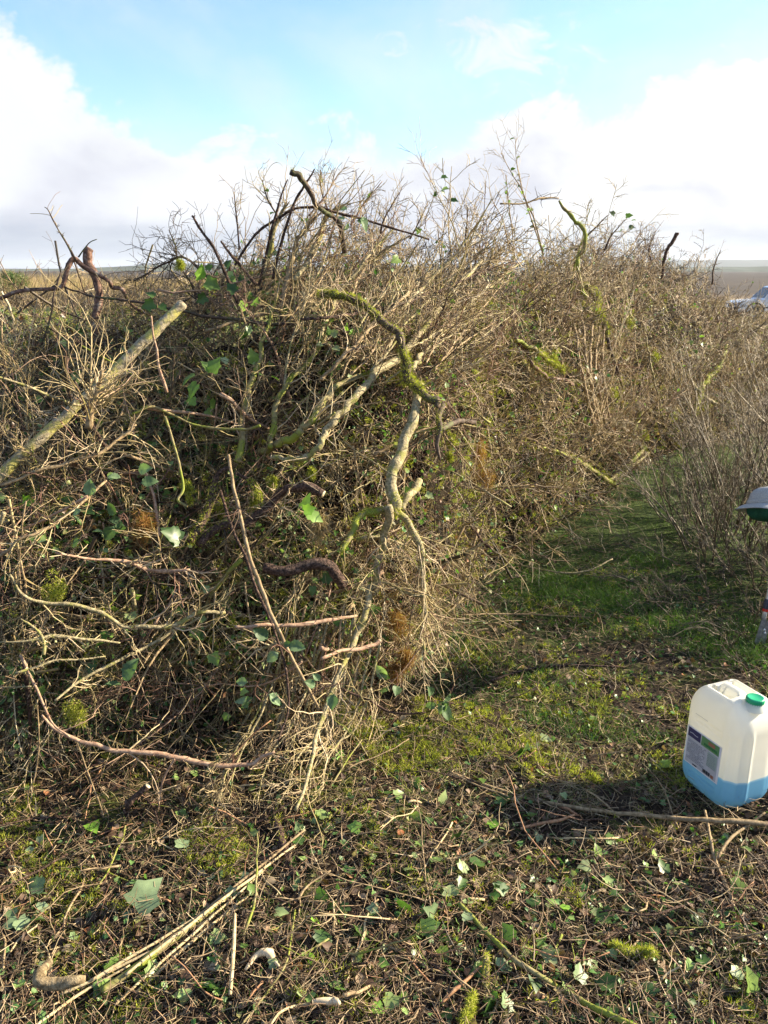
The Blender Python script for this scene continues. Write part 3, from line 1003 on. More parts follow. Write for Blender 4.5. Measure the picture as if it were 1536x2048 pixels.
# ------------------------------------------------------------------ the jerrycan
def build_can():
    A, B, H, RC = 0.236, 0.186, 0.350, 0.062
    LEVEL = 0.112
    c = at(1444, 1572, float(hit(1449, 1562)[0]))
    cx, cy = float(c[0]), float(c[1]); cz = float(gz(cx, cy)) - 0.004
    ang = R_(-68)
    root = empty('jerrycan', (cx, cy, cz), ang)
    tag(root, 'white plastic jerrycan with green cap and blue liquid inside, standing on the litter', 'jerrycan')

    def rr(s, n=144):
        """rounded rectangle outline, arc-length even; returns points, normals, arc position"""
        a, b = A / 2, B / 2
        seg = [('l', (a - RC, -b), (0, -1), 0)]
        pts, nr = [], []
        per = 2 * (A - 2 * RC) + 2 * (B - 2 * RC) + 2 * pi * RC
        for k in range(n):
            t = k / n * per
            L = [A - 2 * RC, pi / 2 * RC, B - 2 * RC, pi / 2 * RC] * 2
            i = 0
            while t > L[i]:
                t -= L[i]; i += 1
            if i == 0: p, q = (-a + RC + t, -b), (0, -1)
            elif i == 1:
                th = -pi / 2 + t / RC; q = (cos(th), sin(th)); p = (a - RC + RC * q[0], -b + RC + RC * q[1])
            elif i == 2: p, q = (a, -b + RC + t), (1, 0)
            elif i == 3:
                th = t / RC; q = (cos(th), sin(th)); p = (a - RC + RC * q[0], b - RC + RC * q[1])
            elif i == 4: p, q = (a - RC - t, b), (0, 1)
            elif i == 5:
                th = pi / 2 + t / RC; q = (cos(th), sin(th)); p = (-a + RC + RC * q[0], b - RC + RC * q[1])
            elif i == 6: p, q = (-a, b - RC - t), (-1, 0)
            else:
                th = pi + t / RC; q = (cos(th), sin(th)); p = (-a + RC + RC * q[0], -b + RC + RC * q[1])
            pts.append(p); nr.append(q)
        return np.array(pts), np.array(nr)
    n = 144
    base, nor = rr(1, n)
    LF, CRN = A - 2 * RC, pi / 2 * RC
    per = 2 * LF + 2 * (B - 2 * RC) + 4 * CRN
    arc = np.arange(n) / n * per

    def ring(z):
        p = base.copy()
        e = 0.0
        ends = 0.75 + 0.65 * np.abs(nor[:, 0]) ** 1.5
        if z < 0.06: e = -0.034 * (1 - math.sqrt(max(0, 1 - ((0.06 - z) / 0.06) ** 2)))
        zt = H - 0.085
        if z > zt: e = -0.056 * (1 - math.sqrt(max(0, 1 - ((z - zt) / 0.0852) ** 2)))
        f = np.zeros(n) + e * ends
        if 0.03 < z < H - 0.07:
            w = min(1, (z - 0.03) / 0.02, (H - 0.07 - z) / 0.02)
            for c0 in (LF + CRN * 0.28, LF + CRN * 0.62, LF + CRN * 0.96):     # three upright ribs round the front corner
                f += 0.0042 * w * np.exp(-((arc - c0) / 0.0065) ** 2)
            c1 = LF + CRN + (B - 2 * RC) + CRN * 0.5
            for c0 in (c1 - 0.02, c1, c1 + 0.02):
                f += 0.0032 * w * np.exp(-((arc - c0) / 0.006) ** 2)
        for g in (0.050, 0.066, H - 0.098, H - 0.112):                 # level grooves on the broad faces
            f += -0.0030 * np.exp(-((z - g) / 0.0035) ** 2) * ((arc > 0.0) & (arc < LF) | (arc > LF * 1 + CRN * 2 + B - 2 * RC) & (arc < 2 * LF + CRN * 2 + B - 2 * RC))
        q = p + nor * f[:, None]
        sc = 1 - 0.035 * max(0, (z - 0.08) / H)
        return np.concatenate([q * sc, np.full((n, 1), z)], 1)
    zs = sorted(set([0.0, 0.001, 0.003, 0.007, 0.012, 0.02, 0.03, 0.04] + list(np.round(np.arange(0.046, H - 0.085, 0.004), 4)) + [LEVEL] + [H - 0.085 + 0.085 * sin(t) for t in np.linspace(0, pi / 2 * 0.97, 14)]))
    def loft(zz):
        V = np.concatenate([ring(z) for z in zz])
        Q = [(k * n + i, k * n + (i + 1) % n, (k + 1) * n + (i + 1) % n, (k + 1) * n + i) for k in range(len(zz) - 1) for i in range(n)]
        return V, Q
    def put(mb, name, mat, par=root, smooth=True, loc=None):
        o = bpy.data.objects.new(name, mb.mesh(name, mat, smooth)); COL.objects.link(o); o.parent = par
        if loc: o.location = loc
        return o
    up = [z for z in zs if z >= LEVEL]; lo = [z for z in zs if z <= LEVEL]
    V, Q = loft(up)
    # top: rings shrinking to the centre with two hand wells either side of the moulded handle
    last = V[-n:]; z1 = last[0, 2]
    Vt = []
    M = 26
    for k in range(1, M + 1):
        s = 1 - k / M * 0.999
        pt = last[:, :2] * s
        z = z1 + 0.004 * (1 - s * s)
        x, y = pt[:, 0], pt[:, 1]
        wx = np.clip((0.062 - np.abs(x + 0.030)) / 0.014, 0, 1); wx = wx * wx * (3 - 2 * wx)
        wy = np.clip((0.021 - np.abs(np.abs(y) - 0.034)) / 0.009, 0, 1); wy = wy * wy * (3 - 2 * wy)
        h = z - 0.034 * wx * wy
        h = h + 0.006 * wx * np.clip(1 - (np.abs(y) / 0.016) ** 2, 0, 1)
        Vt.append(np.stack([x, y, h], -1))
    V = np.concatenate([V] + Vt); k0 = len(up) - 1
    Q += [((k0 + k) * n + i, (k0 + k) * n + (i + 1) % n, (k0 + k + 1) * n + (i + 1) % n, (k0 + k + 1) * n + i) for k in range(M) for i in range(n)]
    put(MB().add(V, np.array(Q)), 'body', 'can_plastic')
    V, Q = loft(lo)
    cb = len(V); V = np.concatenate([V, [[0, 0, 0.004]]])
    put(MB().add(V, np.array(Q), np.array([(cb, (i + 1) % n, i) for i in range(n)])), 'liquid', 'can_liquid')
    # screw cap with grip ridges
    S = 72
    prof = [(0.022, -0.012), (0.0235, 0.0), (0.0255, 0.001), (0.0255, 0.016), (0.0245, 0.0185), (0.021, 0.0200), (0.019, 0.0188), (0.0005, 0.0188)]
    V = []
    for k, (r_, z) in enumerate(prof):
        for i in range(S):
            a = i * 2 * pi / S
            rr_ = r_ + (0.0011 if (i % 3 == 0 and k in (2, 3)) else 0)
            V.append((rr_ * cos(a), rr_ * sin(a), z))
    Q = [(k * S + i, k * S + (i + 1) % S, (k + 1) * S + (i + 1) % S, (k + 1) * S + i) for k in range(len(prof) - 1) for i in range(S)]
    put(MB().add(V, np.array(Q)), 'cap', 'green_plastic', loc=(0.074, 0.0, H - 0.001))
    # neck under the cap
    V = [(r_ * cos(i * 2 * pi / S), r_ * sin(i * 2 * pi / S), z) for r_, z in ((0.036, -0.018), (0.031, -0.006), (0.027, -0.002), (0.026, 0.004)) for i in range(S)]
    Q = [(k * S + i, k * S + (i + 1) % S, (k + 1) * S + (i + 1) % S, (k + 1) * S + i) for k in range(3) for i in range(S)]
    put(MB().add(V, np.array(Q)), 'neck', 'can_plastic', loc=(0.074, 0.0, H))
    # paper label on the broad face (local -y)
    lab = bpy.data.objects.new('label', None); COL.objects.link(lab); lab.parent = root
    yf = -B / 2
    def card(name, x0, x1, z0, z1, lift, mat, par=lab, slope=0.0):
        sc0 = 1 - 0.035 * max(0, (z0 - 0.08) / H); sc1 = 1 - 0.035 * max(0, (z1 - 0.08) / H)
        y0 = yf * sc0 - lift; y1 = yf * sc1 - lift
        V = [(x0, y0, z0), (x1, y0, z0), (x1, y1, z1), (x0, y1, z1), (x0, y0 + .0006, z0), (x1, y0 + .0006, z0), (x1, y1 + .0006, z1), (x0, y1 + .0006, z1)]
        Q = [(0, 1, 2, 3), (0, 4, 5, 1), (1, 5, 6, 2), (2, 6, 7, 3), (3, 7, 4, 0)]
        return MB().add(V, np.array(Q)), name, mat
    def multi(name, mat, rects, lift):
        mb = MB()
        for r_ in rects:
            m_, _, _ = card(name, *r_, lift, mat)
            mb.add(m_.v[0], m_.q[0])
        return put(mb, name, mat, lab, False)
    x0, x1, z0, z1 = -0.072, 0.056, 0.088, 0.208
    multi('paper', 'label_margin', [(x0 - 0.006, x1 + 0.008, z0 - 0.004, z1 + 0.004)], 0.0012)
    multi('print_area', 'label_paper', [(x0, x1, z0, z1)], 0.0020)
    multi('navy_panel', 'label_navy', [(x0, x0 + 0.052, z1 - 0.030, z1)], 0.0028)
    multi('green_banner', 'label_green', [(x0 + 0.056, x1, z1 - 0.032, z1)], 0.0028)
    multi('red_patch', 'label_red', [(x0 + 0.085, x0 + 0.112, z1 - 0.016, z1 - 0.005)], 0.0036)
    multi('banner_print', 'label_green_dark', [(x0 + 0.068 + i * 0.0068, x0 + 0.0732 + i * 0.0068, z1 - 0.0255 - 0.001 * (i % 2), z1 - 0.0185) for i in range(8)], 0.0036)
    multi('emblem', 'label_white', [(x0 + 0.008 + i * 0.005, x0 + 0.012 + i * 0.005, z1 - 0.016 + 0.0012 * sin(i), z1 - 0.0145 + 0.0012 * sin(i)) for i in range(7)], 0.0036)
    multi('grey_panel', 'label_panel', [(x1 - 0.042, x1 - 0.003, z0 + 0.034, z1 - 0.038)], 0.0028)
    lines = []
    rr_ = random.Random(4)
    for row in range(19):
        z = z1 - 0.042 - row * 0.0052
        if z < z0 + 0.012: break
        x = x0 + 0.004
        while x < x0 + 0.074:
            w = rr_.uniform(0.003, 0.011)
            if rr_.random() < 0.86: lines.append((x, min(x + w, x0 + 0.080), z, z + 0.0016))
            x += w + 0.0022
    for row in range(8):
        z = z1 - 0.046 - row * 0.0056
        x = x1 - 0.040
        while x < x1 - 0.010:
            w = rr_.uniform(0.003, 0.009)
            lines.append((x, min(x + w, x1 - 0.006), z, z + 0.0015)); x += w + 0.002
    multi('small_print', 'label_ink', lines, 0.0038)
    multi('barcode', 'label_black', [(x1 - 0.052 + i * 0.0034, x1 - 0.052 + i * 0.0034 + (0.0022 if i % 3 else 0.0013), z0 + 0.004, z0 + 0.016) for i in range(9)], 0.0036)
    multi('red_mark', 'label_red', [(x1 - 0.019, x1 - 0.008, z0 + 0.004, z0 + 0.014)], 0.0036)
    multi('maker_mark', 'label_black', [(x1 - 0.094 + i * 0.006, x1 - 0.0895 + i * 0.006, z0 + 0.003, z0 + 0.007) for i in range(3)], 0.0036)
    # moulded stamp on the shoulder
    multi('stamp', 'label_ink', [(-0.055 + i * 0.0052, -0.0515 + i * 0.0052, H - 0.088, H - 0.0866) for i in range(10)], 0.0003)


build_can()


# ------------------------------------------------------------------ the loppers and the cap
def build_loppers():
    yb = 3.12
    b = at(1518, 1286, yb)
    base = np.array([b[0], b[1], gz(b[0], b[1])])
    top = at(1556, 1085, yb + 0.05)
    ax = nrm(top - base); side = -nrm(np.cross(ax, [0, 1, 0.0])); side = side * np.sign(side[0])
    root = empty('loppers', tuple(base))
    tag(root, 'long handled steel loppers with red ring, standing blades down at the right edge', 'loppers')
    def P(s, w=0.0, d=0.0):
        return base + ax * s + side * w + np.array([0, 1, 0]) * d
    def tube(name, pts, r, mat):
        mb = MB(); p = catmull(np.array(pts), 14)[None]
        add_tubes(mb, p, np.full((1, 14), r), 16, 0.5, cap=True)
        return mb.obj(name, mat, root)
    tube('tube', [P(0.115, 0.0), P(0.30, 0.004), P(0.42, 0.008)], 0.0095, 'tool_tube')
    tube('ring', [P(0.150, 0.001), P(0.162, 0.001)], 0.0125, 'tool_red')
    tube('collar', [P(0.162, 0.001), P(0.205, 0.002)], 0.0125, 'tool_grip')
    tube('grip', [P(0.42, 0.008), P(0.62, 0.02)], 0.015, 'tool_grip')
    tube('tube', [P(0.10, 0.034), P(0.16, 0.05, 0.02), P(0.42, 0.15, 0.04)], 0.0095, 'tool_tube')
    tube('grip', [P(0.42, 0.15, 0.04), P(0.60, 0.20, 0.05)], 0.015, 'tool_grip')
    def plate(name, pts, d0, th, mat):
        pts = [P(s, w, d0) for s, w in pts]
        m = len(pts)
        V = pts + [p + np.array([0, th, 0]) for p in pts]
        c = np.mean(pts, 0); V = V + [c, c + np.array([0, th, 0])]
        Q = [(i, (i + 1) % m, m + (i + 1) % m, m + i) for i in range(m)]
        T = [(2 * m, (i + 1) % m, i) for i in range(m)] + [(2 * m + 1, m + i, m + (i + 1) % m) for i in range(m)]
        return MB().add(np.array(V), np.array(Q), np.array(T)).obj(name, mat, root, smooth=False)
    plate('blade', [(0.122, -0.010), (0.122, 0.008), (0.085, 0.016), (0.055, 0.022), (0.028, 0.012), (0.0, -0.014), (0.012, -0.024), (0.045, -0.020), (0.08, -0.016)], -0.008, 0.004, 'tool_steel')
    plate('hook_blade', [(0.122, 0.022), (0.115, 0.040), (0.075, 0.030), (0.045, 0.026), (0.012, 0.028), (0.0, 0.018), (0.02, 0.008), (0.05, 0.006), (0.08, 0.008)], -0.003, 0.005, 'tool_steel')
    for s, w in ((0.072, 0.006), (0.058, 0.010)):
        mb = MB(); c = P(s, w, -0.009)
        p = np.array([c, c - np.array([0, 0.006, 0])])[None]
        add_tubes(mb, p, np.array([[0.0055, 0.0045]]), 12, 0.5, cap=True)
        mb.obj('bolt', 'tool_tube', root)


build_loppers()


def build_hat():
    yb = 3.15
    c = at(1546, 1012, yb)
    root = empty('cap', tuple(c))
    tag(root, 'grey cloth hat with dark green underside, lying in the twigs at the right edge', 'hat')
    nu = 64

    def put(name, rings, mat, wav=0.0, ph=0.0):
        V = []
        for r_, z in rings:
            for i in range(nu):
                th = i / nu * 2 * pi
                k = 1 + wav * sin(3 * th + ph) + wav * 0.6 * sin(7 * th + 1 + ph)
                V.append((r_ * cos(th) * k * 1.12, r_ * sin(th) * k, z + wav * 0.11 * sin(2 * th + ph) * (r_ / 0.1)))
        n_ = len(rings)
        Q = [(j * nu + i, j * nu + (i + 1) % nu, (j + 1) * nu + (i + 1) % nu, (j + 1) * nu + i) for j in range(n_ - 1) for i in range(nu)]
        o = bpy.data.objects.new(name, MB().add(V, np.array(Q)).mesh(name, mat)); COL.objects.link(o); o.parent = root
        return o
    put('crown', [(0.088, 0.0), (0.090, 0.008), (0.087, 0.024), (0.082, 0.044), (0.072, 0.060), (0.055, 0.071), (0.034, 0.077), (0.012, 0.079), (0.001, 0.079)], 'grey_cloth', 0.045)
    put('band', [(0.0895, -0.002), (0.0925, 0.0), (0.0925, 0.014), (0.0895, 0.016)], 'grey_cloth', 0.045)
    put('brim', [(0.086, 0.0), (0.098, -0.003), (0.112, -0.011), (0.126, -0.023), (0.128, -0.026), (0.126, -0.027), (0.112, -0.015), (0.098, -0.007), (0.085, -0.004)], 'grey_cloth', 0.05, 0.6)
    put('lining', [(0.0855, -0.002), (0.088, -0.02), (0.084, -0.042), (0.070, -0.056), (0.045, -0.064), (0.001, -0.066)], 'green_cloth', 0.06, 1.0)
    root.rotation_euler = (R_(-14), R_(12), R_(20))


build_hat()

# ------------------------------------------------------------------ hand-placed branches
MOSS = {}


def hero(name, label, mat, pts, cat='branch', off=0.06, Y=None, n1=0, n2=0, thorns=0, moss=None, rust=False, S=10, noise_=0.35, cut=None, group=None, tint=0.6, ang=0.8, l1=(0.08, 0.2), leaf=0, taper_tip=False, tmat='brush_twigs', ground=False, t0=0.1, wig=0.2, wood=None):
    """pts: (photo x, photo y, width in photo pixels); the branch gets its own distance, size and thickness"""
    pts = np.array(pts, float)
    if Y is None:
        y = hit(pts[:, 0], pts[:, 1])
        ok = ~np.isnan(y)
        if not ok.all():
            fill = np.interp(ray(pts[:, 0], pts[:, 1])[0], _ta, _ty)
            y = np.where(ok, y, fill if not ok.any() else y[ok][-1])
        k = np.linspace(0, 1, len(y))
        if len(y) > 3 and not ground:
            y = np.polyval(np.polyfit(k, y, 2), k)
        y = y - off - (0.0 if ground else 0.07)
    else:
        y = np.interp(np.linspace(0, 1, len(pts)), np.linspace(0, 1, len(np.atleast_1d(Y))), np.atleast_1d(Y))
    W = at(pts[:, 0], pts[:, 1], y)
    if ground:
        W[:, 2] = np.maximum(W[:, 2], gz(W[:, 0], W[:, 1]) + 0.010)
    _, _, dep = project(W)
    r = pts[:, 2] * (0.5 if cat in ('pole', 'root', 'stick', 'straw', 'shoot') else 0.43) * dep / FPX
    seg = np.linalg.norm(np.diff(W, axis=0), axis=1).sum()
    K = int(np.clip(seg / 0.012, 12, 120))
    P = catmull(np.column_stack([W, r]), K)
    rad = np.maximum(P[:, 3], 0.0006); P = P[:, :3]
    jit = rng.normal(size=(K, 3)); jit = (jit + np.roll(jit, 1, 0) + np.roll(jit, -1, 0)) / 3
    P = P + jit * (rad * noise_)[:, None] * 0.7
    kn = max(3, int(seg / 0.045)); kk = np.linspace(0, 1, kn); kx = np.linspace(0, 1, K)
    kinks = np.stack([np.interp(kx, kk, rng.normal(size=kn)) for _ in range(3)], -1)
    P = P + kinks * np.minimum(rad * 0.55, 0.006)[:, None] * min(1.0, noise_ * 3.5)
    for _ in range(int(seg / 0.09)):
        c_ = rng.random(); rad = rad * (1 + rng.uniform(0.1, 0.3) * min(1, noise_ * 3) * np.exp(-((kx - c_) * seg / 0.008) ** 2))
    rj = rng.normal(size=K); rj = (rj + np.roll(rj, 1)) / 2
    rad = rad * (1 + rj * 0.13 * min(1, noise_ * 2))
    if taper_tip:
        rad[-3:] *= np.array([0.8, 0.5, 0.2])
    mb = MB()
    add_tubes(mb, P[None], rad[None], S, tint, cap=True)
    if n1:
        p, d, rr, ix, t = spawn(P[None], rad[None], n1, t0, 0.98, ang)
        L1 = rng.uniform(*l1, len(p))
        P1 = grow(p, d, L1, 7, wig, 0.01)
        R1 = taper(len(p), 7, np.clip(rr * 0.45, 0.0009, 0.003), 0.0008)
        t1 = np.clip(tint + rng.normal(0, 0.1, len(p)), 0, 1)
        add_tubes(mb, P1, R1, 4, t1, 1)
        if n2:
            p2, d2, rr2, jx, _ = spawn(P1, R1, n2, 0.1, 0.98, 0.8)
            P2 = grow(p2, d2, L1[jx] * rng.uniform(0.2, 0.5, len(jx)), 4, 0.25)
            add_tubes(mb, P2, taper(len(p2), 4, 0.001, 0.0006), 3, t1[jx], 1)
            allp, allr, allt = P1, R1, t1
    if thorns:
        pp, dd, rr3, jx, _ = spawn(P[None], rad[None], thorns, 0.03, 0.97, 1.2)
        PT = np.stack([pp + dd * rr3[:, None] * 0.7, pp + dd * (rr3 + rng.uniform(0.006, 0.018, len(pp)))[:, None]], 1)
        add_tubes(mb, PT, taper(len(pp), 2, 0.0014, 0.0003), 4, tint, 0)
    o = mb.obj(name, [mat, tmat], origin=P[0])
    tag(o, label, cat, group)
    if cut:
        # pale sawn end
        for e in cut:
            i, j = (0, 1) if e == 0 else (K - 1, K - 2)
            d = nrm(P[i] - P[j])
            cb = MB()
            q = np.array([P[i] + d * 0.0005, P[i] + d * 0.003])[None]
            add_tubes(cb, q, np.array([[rad[i] * 0.99, rad[i] * 0.93]]), 16, 0.5, cap=True)
            cb.obj('cut_end', 'cut_wood', o)
    if moss:
        ms = MB()
        for (a, b, dens, ln) in moss:
            ii = np.arange(int(a * (K - 1)), max(int(b * (K - 1)), int(a * (K - 1)) + 1) + 1)
            ii = ii[ii < K]
            C = P[ii] + np.array([0, 0, 1]) * (rad[ii] * 0.25)[:, None]
            fuzz(ms, C, rad[ii] * 1.15 + 0.001, int(dens * 1.5), (ln * 0.35, ln * 1.15), 0.0019, np.clip(rng.normal(0.60, 0.25, len(ii) * int(dens * 1.5)), 0, 1))
        ms.obj('moss', 'moss_rusty' if rust else 'moss_green', o)
    if leaf:
        for q in range(leaf):
            i = rng.integers(1, K - 1)
            lb = MB()
            scatter_leaf(lb, leaf_oval(), P[i][None], rng.normal(size=(1, 3)), rng.normal(size=(1, 3)) * 0.5 + [0.2, -0.4, 1], np.array([rng.uniform(0.018, 0.035)]), np.array([rng.random()]))
            lb.obj('leaf', 'ivy_green', o)
    return o, P, rad


H_ = hero
H_('sawn_pole', 'straight sawn pole with yellow lichen, leaning out of the left of the heap', 'bark_lichen', [(366, 608, 20), (280, 692, 21), (190, 778, 21), (90, 868, 22), (0, 950, 22), (-80, 1025, 22)], 'pole', Y=(2.92, 2.42), S=18, noise_=0.08, cut=[0], moss=[(0.0, 0.3, 2, 0.003)])
H_('bent_stub', 'stout reddish brown bent stub with rounded end sticking up against the sky at left', 'bark_reddish', [(178, 496, 17), (174, 506, 21), (178, 528, 20), (190, 552, 19), (196, 580, 18), (196, 610, 18), (192, 640, 17), (196, 690, 16)], 'branch', Y=(3.3, 3.3), S=14, noise_=0.12)
H_('arching_branch', 'reddish branch arching over in front of the bent stub, mossy at its lower end', 'bark_reddish', [(-60, 610, 9), (0, 596, 9), (30, 585, 9), (60, 580, 9), (115, 578, 9), (130, 560, 11), (135, 535, 12), (148, 518, 12), (170, 534, 11), (195, 548, 10), (218, 562, 9), (226, 574, 9), (245, 578, 9), (252, 595, 8), (268, 612, 8), (300, 630, 7)], 'branch', Y=(3.05, 3.2), S=10, noise_=0.18, thorns=26, moss=[(0.86, 1.0, 14, 0.007)])
H_('shoot', 'thin forked shoot rising from the top of the arching branch at left', 'bark_dark', [(150, 518, 4), (135, 490, 4), (118, 462, 3), (108, 442, 3), (96, 420, 2), (88, 414, 1.5)], 'shoot', Y=(3.1, 3.1), n1=7, l1=(0.03, 0.09), S=5, thorns=10, t0=0.3)
H_('shoot', 'short thin twig rising beside the head of the bent stub', 'bark_dark', [(156, 514, 3), (170, 496, 2.5), (182, 484, 2), (194, 478, 1.5)], 'shoot', Y=(3.1, 3.1), S=5)
H_('dark_stake', 'thin dark upright stick crossing the arching branch at left', 'bark_dark', [(122, 545, 5), (110, 590, 5), (100, 640, 5), (84, 690, 5)], 'branch', Y=(3.0, 2.95), S=6)
H_('trailing_branch', 'long dark branch running right from the arching branch to the pole end', 'bark_dark', [(125, 572, 4), (180, 592, 5), (250, 600, 6), (330, 615, 6), (420, 632, 7), (560, 648, 8), (640, 650, 8)], 'branch', Y=(3.1, 3.15), S=6, thorns=16)
H_('mossy_topmost_branch', 'dark mossy branch with blunt end, topmost of the heap, against the sky', 'bark_dark', [(583, 338, 13), (592, 350, 14), (601, 366, 13), (622, 388, 12), (634, 408, 11), (655, 428, 11), (672, 440, 12), (678, 465, 12), (690, 500, 12)], 'branch', Y=(3.15, 3.3), S=12, moss=[(0.0, 0.25, 14, 0.005), (0.7, 1.0, 16, 0.006)])
H_('mossy_branch', 'dark branch thickly covered in bright green moss, hanging down the centre of the heap', 'bark_dark', [(640, 585, 13), (668, 592, 16), (700, 600, 16), (735, 618, 15), (768, 642, 16), (790, 668, 17), (802, 700, 18), (808, 735, 22), (824, 765, 20), (845, 788, 17), (868, 806, 18), (886, 812, 16)], 'branch', off=0.30, S=12, n1=5, l1=(0.04, 0.12), moss=[(0.0, 0.33, 110, 0.012), (0.34, 0.6, 45, 0.009), (0.58, 0.82, 130, 0.016), (0.8, 0.95, 20, 0.010)])
H_('mossy_branch', 'short dark hanging branch under the end of the thick mossy one', 'bark_dark', [(880, 806, 15), (876, 830, 14), (882, 855, 12), (874, 890, 10), (880, 915, 7)], 'branch', off=0.28, S=10, moss=[(0.0, 0.6, 30, 0.009)])
H_('stub', 'short dark cut stub pointing right beneath the thick mossy branch', 'bark_dark', [(880, 858, 11), (905, 846, 12), (928, 842, 12), (946, 843, 10)], 'branch', off=0.30, S=10)
H_('forked_branch', 'thick pale trunk coming down the middle of the heap to a mossy fork', 'bark_pale', [(838, 768, 16), (834, 800, 20), (826, 838, 23), (812, 880, 25), (798, 920, 26), (787, 950, 26), (784, 980, 26), (790, 1005, 28), (786, 1025, 24)], 'trunk', off=0.20, S=16, noise_=0.2, moss=[(0.0, 0.1, 50, 0.010), (0.85, 1.0, 60, 0.012)])
H_('forked_limb', 'pale limb running down left from the mossy fork towards the ground', 'bark_pale', [(784, 1010, 20), (775, 1050, 20), (765, 1090, 19), (756, 1125, 18), (748, 1170, 16), (738, 1210, 15), (722, 1255, 15), (700, 1300, 14), (680, 1350, 13), (655, 1410, 12), (636, 1470, 10), (618, 1540, 8), (592, 1620, 7)], 'branch', off=0.19, S=12, n1=26, n2=4, l1=(0.08, 0.22), noise_=0.25)
H_('forked_limb', 'pale limb running down right from the mossy fork, breaking into hanging twigs', 'bark_pale', [(790, 1018, 17), (815, 1055, 17), (834, 1095, 16), (843, 1130, 15), (847, 1180, 13), (850, 1225, 11), (846, 1270, 8), (850, 1320, 5)], 'branch', off=0.19, S=12, n1=40, n2=6, l1=(0.1, 0.26), ang=0.5, noise_=0.25, moss=[(0.1, 0.45, 14, 0.008)])
H_('forked_limb', 'short mossy arm reaching left from the fork', 'bark_mossy', [(785, 1020, 18), (755, 1022, 15), (730, 1030, 14), (712, 1048, 15), (700, 1075, 12), (680, 1105, 9)], 'branch', off=0.19, S=10, n1=6, moss=[(0.0, 0.5, 60, 0.011), (0.5, 1.0, 25, 0.009)])
H_('stub', 'short cut pale stub behind the mossy fork', 'bark_pale', [(800, 1020, 16), (822, 990, 17), (842, 965, 17)], 'branch', off=0.14, S=12, cut=[1])
H_('sweeping_branch', 'smooth pale branch sweeping up right from the dark hollow to the heap top', 'bark_pale', [(548, 915, 11), (585, 918, 13), (618, 915, 14), (640, 890, 15), (655, 860, 16), (688, 818, 17), (722, 778, 18), (760, 740, 19), (798, 715, 18), (830, 680, 15), (862, 640, 13), (895, 595, 11), (930, 555, 9), (965, 520, 6)], 'branch', off=0.14, S=14, noise_=0.2, n1=24, n2=4, l1=(0.1, 0.3), ang=0.5, cut=[0])
H_('sweeping_branch', 'pale branch rising parallel above the smooth sweeping one', 'bark_mossy', [(525, 905, 16), (560, 885, 17), (600, 860, 17), (632, 832, 16), (650, 800, 15), (680, 770, 13), (730, 745, 12), (790, 728, 11), (840, 670, 9), (900, 590, 7)], 'branch', off=0.08, S=12, noise_=0.25, n1=18, n2=4, l1=(0.1, 0.25), ang=0.5)
H_('upright_branch', 'mossy upright stem on the left of the dark hollow', 'bark_mossy', [(478, 925, 16), (484, 880, 16), (490, 830, 15), (500, 780, 14), (515, 730, 12), (528, 680, 9), (545, 630, 7), (560, 560, 5)], 'branch', off=0.08, S=12, noise_=0.25, n1=20, n2=4, l1=(0.1, 0.25), ang=0.5)
H_('upright_branch', 'mossy upright stem in the middle of the dark hollow', 'bark_mossy', [(538, 895, 13), (545, 850, 14), (556, 800, 13), (575, 765, 12), (600, 740, 11), (640, 690, 9), (660, 640, 7)], 'branch', off=0.06, S=12, noise_=0.25, n1=16, n2=3, l1=(0.1, 0.25), ang=0.5)
for k, (lab, pts) in enumerate([
    ('long pale stem leaning right, lower of the sheaf fanning to the heap top', [(640, 760, 9), (700, 700, 9), (760, 640, 8), (815, 590, 7), (860, 545, 5)]),
    ('pale stem rising steeply above the moss covered branch', [(640, 680, 8), (665, 610, 9), (700, 560, 8), (745, 500, 7), (790, 455, 4)]),
    ('pale stem beside the topmost leaves, bowed to the right', [(590, 560, 11), (615, 520, 12), (640, 470, 12), (655, 430, 9), (700, 405, 5)]),
    ('pale stem bowed left above the hollow, ending near the sky', [(560, 620, 10), (572, 560, 12), (586, 500, 11), (610, 460, 8), (650, 420, 4)]),
    ('long pale stem fanning right through the upper middle of the heap', [(820, 740, 12), (860, 690, 11), (905, 640, 10), (960, 590, 8), (1010, 550, 6), (1050, 520, 4)]),
    ('pale stem in the upper middle with twigs turned to the sky', [(800, 620, 7), (850, 570, 8), (900, 520, 7), (940, 470, 5), (960, 440, 3)]),
    ('thin pale stem curving up by the round green leaf at the top', [(700, 600, 6), (720, 550, 7), (755, 510, 6), (800, 485, 4)]),
    ('pale stem standing left of the topmost blunt branch', [(528, 560, 11), (535, 510, 13), (545, 465, 12), (560, 430, 8), (580, 400, 4)]),
]):
    H_('fanned_branch', lab, 'bark_pale' if k % 3 else 'bark_tan', pts, 'branch', off=0.12, S=8, n1=13, n2=4, l1=(0.08, 0.28), ang=0.45, noise_=0.3, taper_tip=True)
H_('bramble_cane', 'dark bramble cane arching from lower left up across the sky line to the top leaves', 'bark_brown', [(470, 530, 6), (510, 470, 6), (560, 432, 6), (620, 412, 6), (690, 428, 6), (760, 450, 5), (860, 478, 4)], 'cane', Y=(3.25, 3.3), S=6, thorns=40)
H_('upright_cane', 'dark straight shoot crossing the blunt topmost branch', 'bark_brown', [(545, 560, 7), (566, 480, 7), (590, 405, 6), (612, 365, 5), (630, 338, 3)], 'cane', Y=(3.2, 3.2), S=6, thorns=12)
H_('upright_cane', 'dark straight forked shoot left of the blunt topmost branch', 'bark_brown', [(520, 570, 7), (540, 470, 7), (560, 400, 5), (575, 358, 3)], 'cane', Y=(3.2, 3.2), S=6, thorns=12)
